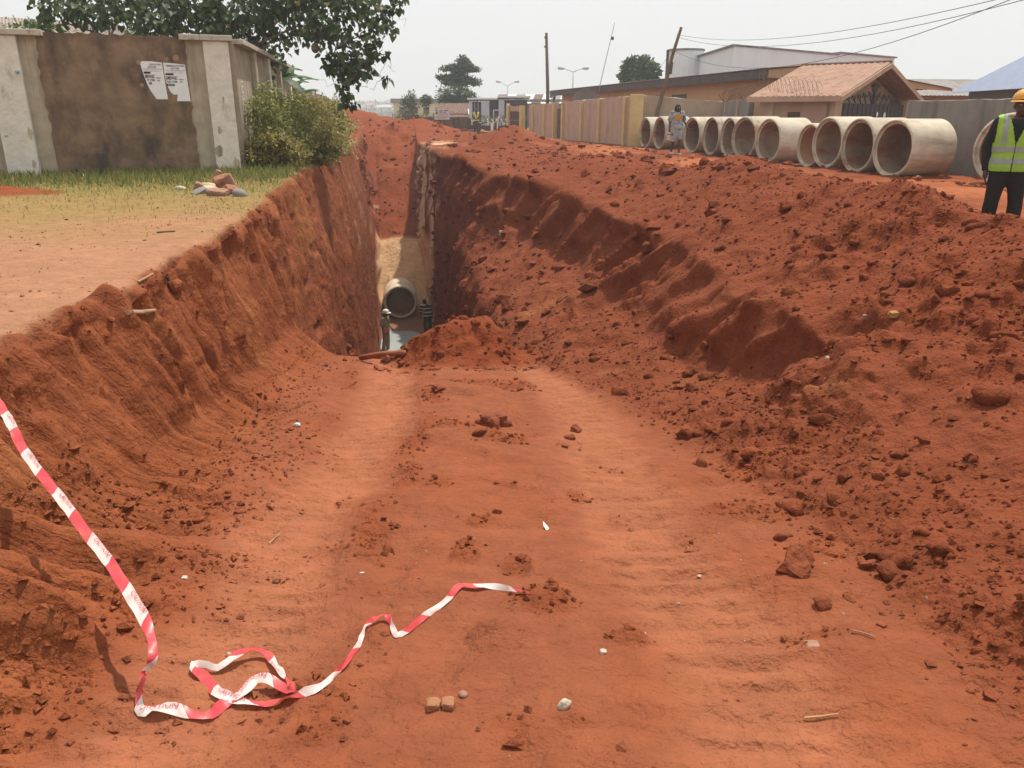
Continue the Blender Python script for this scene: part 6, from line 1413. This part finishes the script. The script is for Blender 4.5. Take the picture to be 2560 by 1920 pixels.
def tape_mat():
    m_, nt, b = mat_base('red_white_tape'); N = nt.nodes; L = nt.links
    a = N.new('ShaderNodeAttribute'); a.attribute_name = 'along'; c = N.new('ShaderNodeAttribute'); c.attribute_name = 'across'
    k = N.new('ShaderNodeMath'); k.operation = 'MULTIPLY_ADD'; k.inputs[1].default_value = .045; L.new(c.outputs['Fac'], k.inputs[0]); L.new(a.outputs['Fac'], k.inputs[2])
    d = N.new('ShaderNodeMath'); d.operation = 'DIVIDE'; d.inputs[1].default_value = .40; L.new(k.outputs[0], d.inputs[0]); f = N.new('ShaderNodeMath'); f.operation = 'FRACT'; L.new(d.outputs[0], f.inputs[0])
    g = N.new('ShaderNodeMath'); g.operation = 'GREATER_THAN'; g.inputs[1].default_value = .5; L.new(f.outputs[0], g.inputs[0])
    mx = N.new('ShaderNodeMixRGB'); L.new(g.outputs[0], mx.inputs[0]); mx.inputs[1].default_value = (.62,.060,.075,1); mx.inputs[2].default_value = (.70,.60,.57,1)
    tc = N.new('ShaderNodeTexCoord'); nz = N.new('ShaderNodeTexNoise'); nz.inputs['Scale'].default_value = 22; nz.inputs['Detail'].default_value = 5; L.new(tc.outputs['Object'], nz.inputs['Vector'])
    rr_ = N.new('ShaderNodeValToRGB'); rr_.color_ramp.elements[0].position = .5; rr_.color_ramp.elements[1].position = .8; rr_.color_ramp.elements[1].color = (.6,.6,.6,1); L.new(nz.outputs['Fac'], rr_.inputs[0])
    m2 = N.new('ShaderNodeMixRGB'); L.new(rr_.outputs[0], m2.inputs[0]); L.new(mx.outputs[0], m2.inputs[1]); m2.inputs[2].default_value = (.40,.17,.09,1); mx = m2
    L.new(mx.outputs[0], b.inputs['Base Color']); b.inputs['Roughness'].default_value = .35; b.inputs['Specular IOR Level'].default_value = .5
    tr = N.new('ShaderNodeBsdfTranslucent'); L.new(mx.outputs[0], tr.inputs[0]); ms = N.new('ShaderNodeMixShader'); ms.inputs[0].default_value = .25
    L.new(b.outputs[0], ms.inputs[1]); L.new(tr.outputs[0], ms.inputs[2]); L.new(ms.outputs[0], nt.nodes['Material Output'].inputs['Surface']); return m_
tape = link('caution_tape', me, tape_mat()); tag(tape, 'red and white caution tape trailing down the bank and across the soil', 'tape')
# the printed word on the white lengths
M_PRINT = mat('red_tape_print', (.45,.05,.08), .6, .1)
SS = np.array([q[0] for q in TAPE])
def on_tape(s, w):
    i = int(np.clip(np.searchsorted(SS, s)-1, 0, len(TAPE)-2)); a, b = TAPE[i], TAPE[i+1]; t = (s-a[0])/max(b[0]-a[0], 1e-6)
    p = a[1].lerp(b[1], t); sd = a[4].lerp(b[4], t); nn = a[5].lerp(b[5], t); wf = (a[3]+(b[3]-a[3])*t)/W0
    return p+sd*w*wf+nn*(.006+.004*math.sin(s*23+1))
k = 0
while True:
    c = .40*k+.30-.02; k += 1
    if c > SS[-1]-.2: break
    i = int(np.searchsorted(SS, c))
    if TAPE[min(i, len(TAPE)-1)][3] < W0*.75 or c < 1.0: continue
    tm = text_mesh('CAUTION', .024, .0, 'CENTER', .0)
    for v in tm.vertices: q = on_tape(c+v.co.x*1.25, v.co.y*1.0+.011); v.co = q
    link('lettering', tm, M_PRINT, tape)
# ------------------------------------------------------------------ stones, sticks and litter on the soil
def small(px, py, size, mat_, name, label, cat, seed, blocky=False, rot=(0,0,0), group=None, amp=.25, sink=.25, lift=0):
    p, _ = ghit(px, py); return chunk(name, (p.x, p.y, p.z+lift), size, rot, mat_, label, cat, group, seed, amp, blocky, sink)
M_BRICKCUT = mat('cut_orange_brick', (.30,.135,.07), .95, .25, 40, .006, 90)
small(1084, 1770, (.048,.044,.036), M_BRICKCUT, 'brick_piece', 'left square-cut brick chip of the pair on the ramp', 'brick', 301, True, (0,0,.05), 'square-cut brick chips', .2, .22)
small(1121, 1767, (.042,.046,.036), M_BRICKCUT, 'brick_piece', 'right square-cut brick chip of the pair on the ramp', 'brick', 302, True, (.03,0,-.12), 'square-cut brick chips', .2, .22)
small(1158, 1740, (.032,.030,.024), M_BRICKROSE, 'stone', 'small rounded brown stone above the pair of brick chips', 'stone', 303, False, (0,.3,.4))
small(1411, 1770, (.045,.038,.048), M_CHALK, 'stone', 'knobbly white stone right of the brick chips', 'stone', 304, False, (.2,.2,.5), None, .4)
small(1748, 1442, (.022,.018,.014), M_CHALK, 'stone', 'white pebble on the right wheel track', 'stone', 305)
small(1508, 1632, (.026,.022,.016), M_CHALK, 'stone', 'pale broken shell-like stone at lower right of centre', 'stone', 306, True)
small(742, 1066, (.07,.045,.045), mat('grey_plastic', (.55,.57,.60), .5, .2, 20), 'litter', 'crumpled grey-white plastic at the foot of the left bank', 'litter', 307, False, (0,0,.2), None, .5)
small(1256, 586, (.16,.12,.13), M_CHALK, 'stone', 'lone white stone on the shaded bench across the trench', 'stone', 308, True)
small(573, 1638, (.020,.016,.018), M_CHALK, 'stone', 'white chip just above the tape loop', 'stone', 309)
small(462, 1448, (.026,.024,.018), M_CHALK, 'stone', 'pale pink chip below the left bank', 'stone', 310, True)
small(905, 1434, (.022,.012,.010), M_CHALK, 'stone', 'thin white chip in the middle of the ramp', 'stone', 311, True)
small(2032, 1612, (.05,.045,.010), M_BRICKROSE, 'stone', 'flat grey shard pressed into the soil at lower right', 'stone', 312, True)
small(455, 1773, (.018,.014,.010), M_BRICKROSE, 'stone', 'tiny orange chip beside the lower tape', 'stone', 313)
small(2165, 795, (.07,.05,.04), M_BRICKROSE, 'stone', 'pale stone on the upper right bank', 'stone', 314, True)
small(2236, 790, (.09,.07,.05), mat('ochre_clay', (.33,.18,.06), .95, .15), 'clay_lump', 'ochre clay lump on the right bank', 'rock', 315, True)
small(2068, 1160-262, (.035,.04,.035), M_CHALK, 'stone', 'white pebble high on the right slope', 'stone', 316)
p, _ = ghit(1364, 1322); pm = MB(); pm.add([(-.02,-.02,0),(.015,-.026,.004),(.022,.01,.012),(.008,.045,.03),(-.012,.02,.016)], [(0,1,2,3,4)])
pl = pm.build('paper_scrap', M_PAPER); pl.location = p+Vector((0,0,.006)); pl.rotation_euler = (.25,.2,.9); pl.scale = (.8,.8,.8); pl.modifiers.new('t','SOLIDIFY').thickness = .0012; tag(pl, 'small white paper scrap on the middle of the ramp', 'paper')
def stick(pxs, r, mat_, label, name='stick', lift=.01):
    pts = [ghit(a, b)[0]+Vector((0,0,lift)) for a, b in pxs]; o = MB().tube(pts, [r]*(len(pts)-1)+[r*.7], 7).build(name, mat_, None, smooth=False); return tag(o, label, 'stick')
M_PALEWOOD = mat('pale_dry_wood', (.36,.235,.15), .9, .2, 20)
stick([(322,790),(355,789),(390,784)], .022, M_PALEWOOD, 'pale pinkish stick lying on the left bank face', lift=.03)
stick([(346,707),(365,697),(382,687)], .010, M_PALEWOOD, 'thin pale twig leaning at the lip of the left bank')
stick([(392,583),(415,581),(438,580)], .012, M_TIMBER, 'thin twig lying on the sandy bank')
stick([(672,1362),(686,1350),(700,1338)], .0035, M_PALEWOOD, 'short splintered twig below the left bank')
stick([(2128,1580),(2150,1585),(2172,1592),(2188,1598)], .0035, M_BRICKROSE, 'frayed pale strip on the lower right soil', 'cord_scrap')
stick([(2010,1800),(2050,1797),(2096,1790)], .004, mat('straw', (.42,.25,.12), .9), 'wisp of yellow straw at lower right', 'straw_wisp')
stick([(420,695),(426,712),(430,722)], .02, mat('dark_rag', (.06,.065,.06), .9), 'dark rag caught on the lip of the left bank', 'rag')
M_CLOD = mat('damp_red_clod', (.19,.05,.02), .95, .2, 8, .02, 30)
for k, (px, py, s, lb) in enumerate(((870,868,.22,'largest red clod at the left foot of the ramp end'),(878,890,.16,'red clod just below the largest one by the ramp end'),(862,902,.11,'small red clod near the left end of the wooden bar'),(1232,1062,.30,'smooth flat-topped clod in the middle of the ramp'),(1200,1085,.14,'leaning clod left of the flat-topped one'),
        (1095,975,.13,'dark clod below the soil pile'),(1300,975,.10,'dark clod right of the soil pile foot'),(1440,1078,.11,'pair-topping red clod at the right track'),(1425,1098,.13,'larger red clod at the right track'),(1990,1420,.16,'big red clod beside the lower right hollow'),(2055,1512,.10,'round red clod below the lower right hollow'),(2170,1420,.09,'red clod at the foot of the right slope'),(1955,1345,.10,'hollow-backed red clod on the right track'),(285,1400,.06,'dark red clod beside the hanging tape'),(600,1545,.045,'small dark clod left of the ramp centre'),(1370,1470,.04,'small clod above the end of the tape'))):
    small(px, py, (s*.9, s*.74, s*.6), M_CLOD, 'soil_clod', lb, 'clod', 330+k, k % 2 != 0, (.3*math.sin(k*2.3),.4*math.cos(k*1.7),k*.8), 'large soil clods', .55, .38)
# ------------------------------------------------------------------ the air: thin dusty haze round the whole scene
hzb = MB().box(-520, 520, -60, 1260, -27, 32).build('haze', None); tag(hzb, None, None, None, 'stuff')
hm = bpy.data.materials.new('dusty_haze'); hm.use_nodes = True; hn = hm.node_tree; hn.nodes.clear()
ho = hn.nodes.new('ShaderNodeOutputMaterial'); hv = hn.nodes.new('ShaderNodeVolumePrincipled'); hv.inputs['Color'].default_value = (.93,.95,.97,1); hv.inputs['Density'].default_value = .0012; hv.inputs['Anisotropy'].default_value = .2
hn.links.new(hv.outputs[0], ho.inputs['Volume']); hzb.data.materials.append(hm)
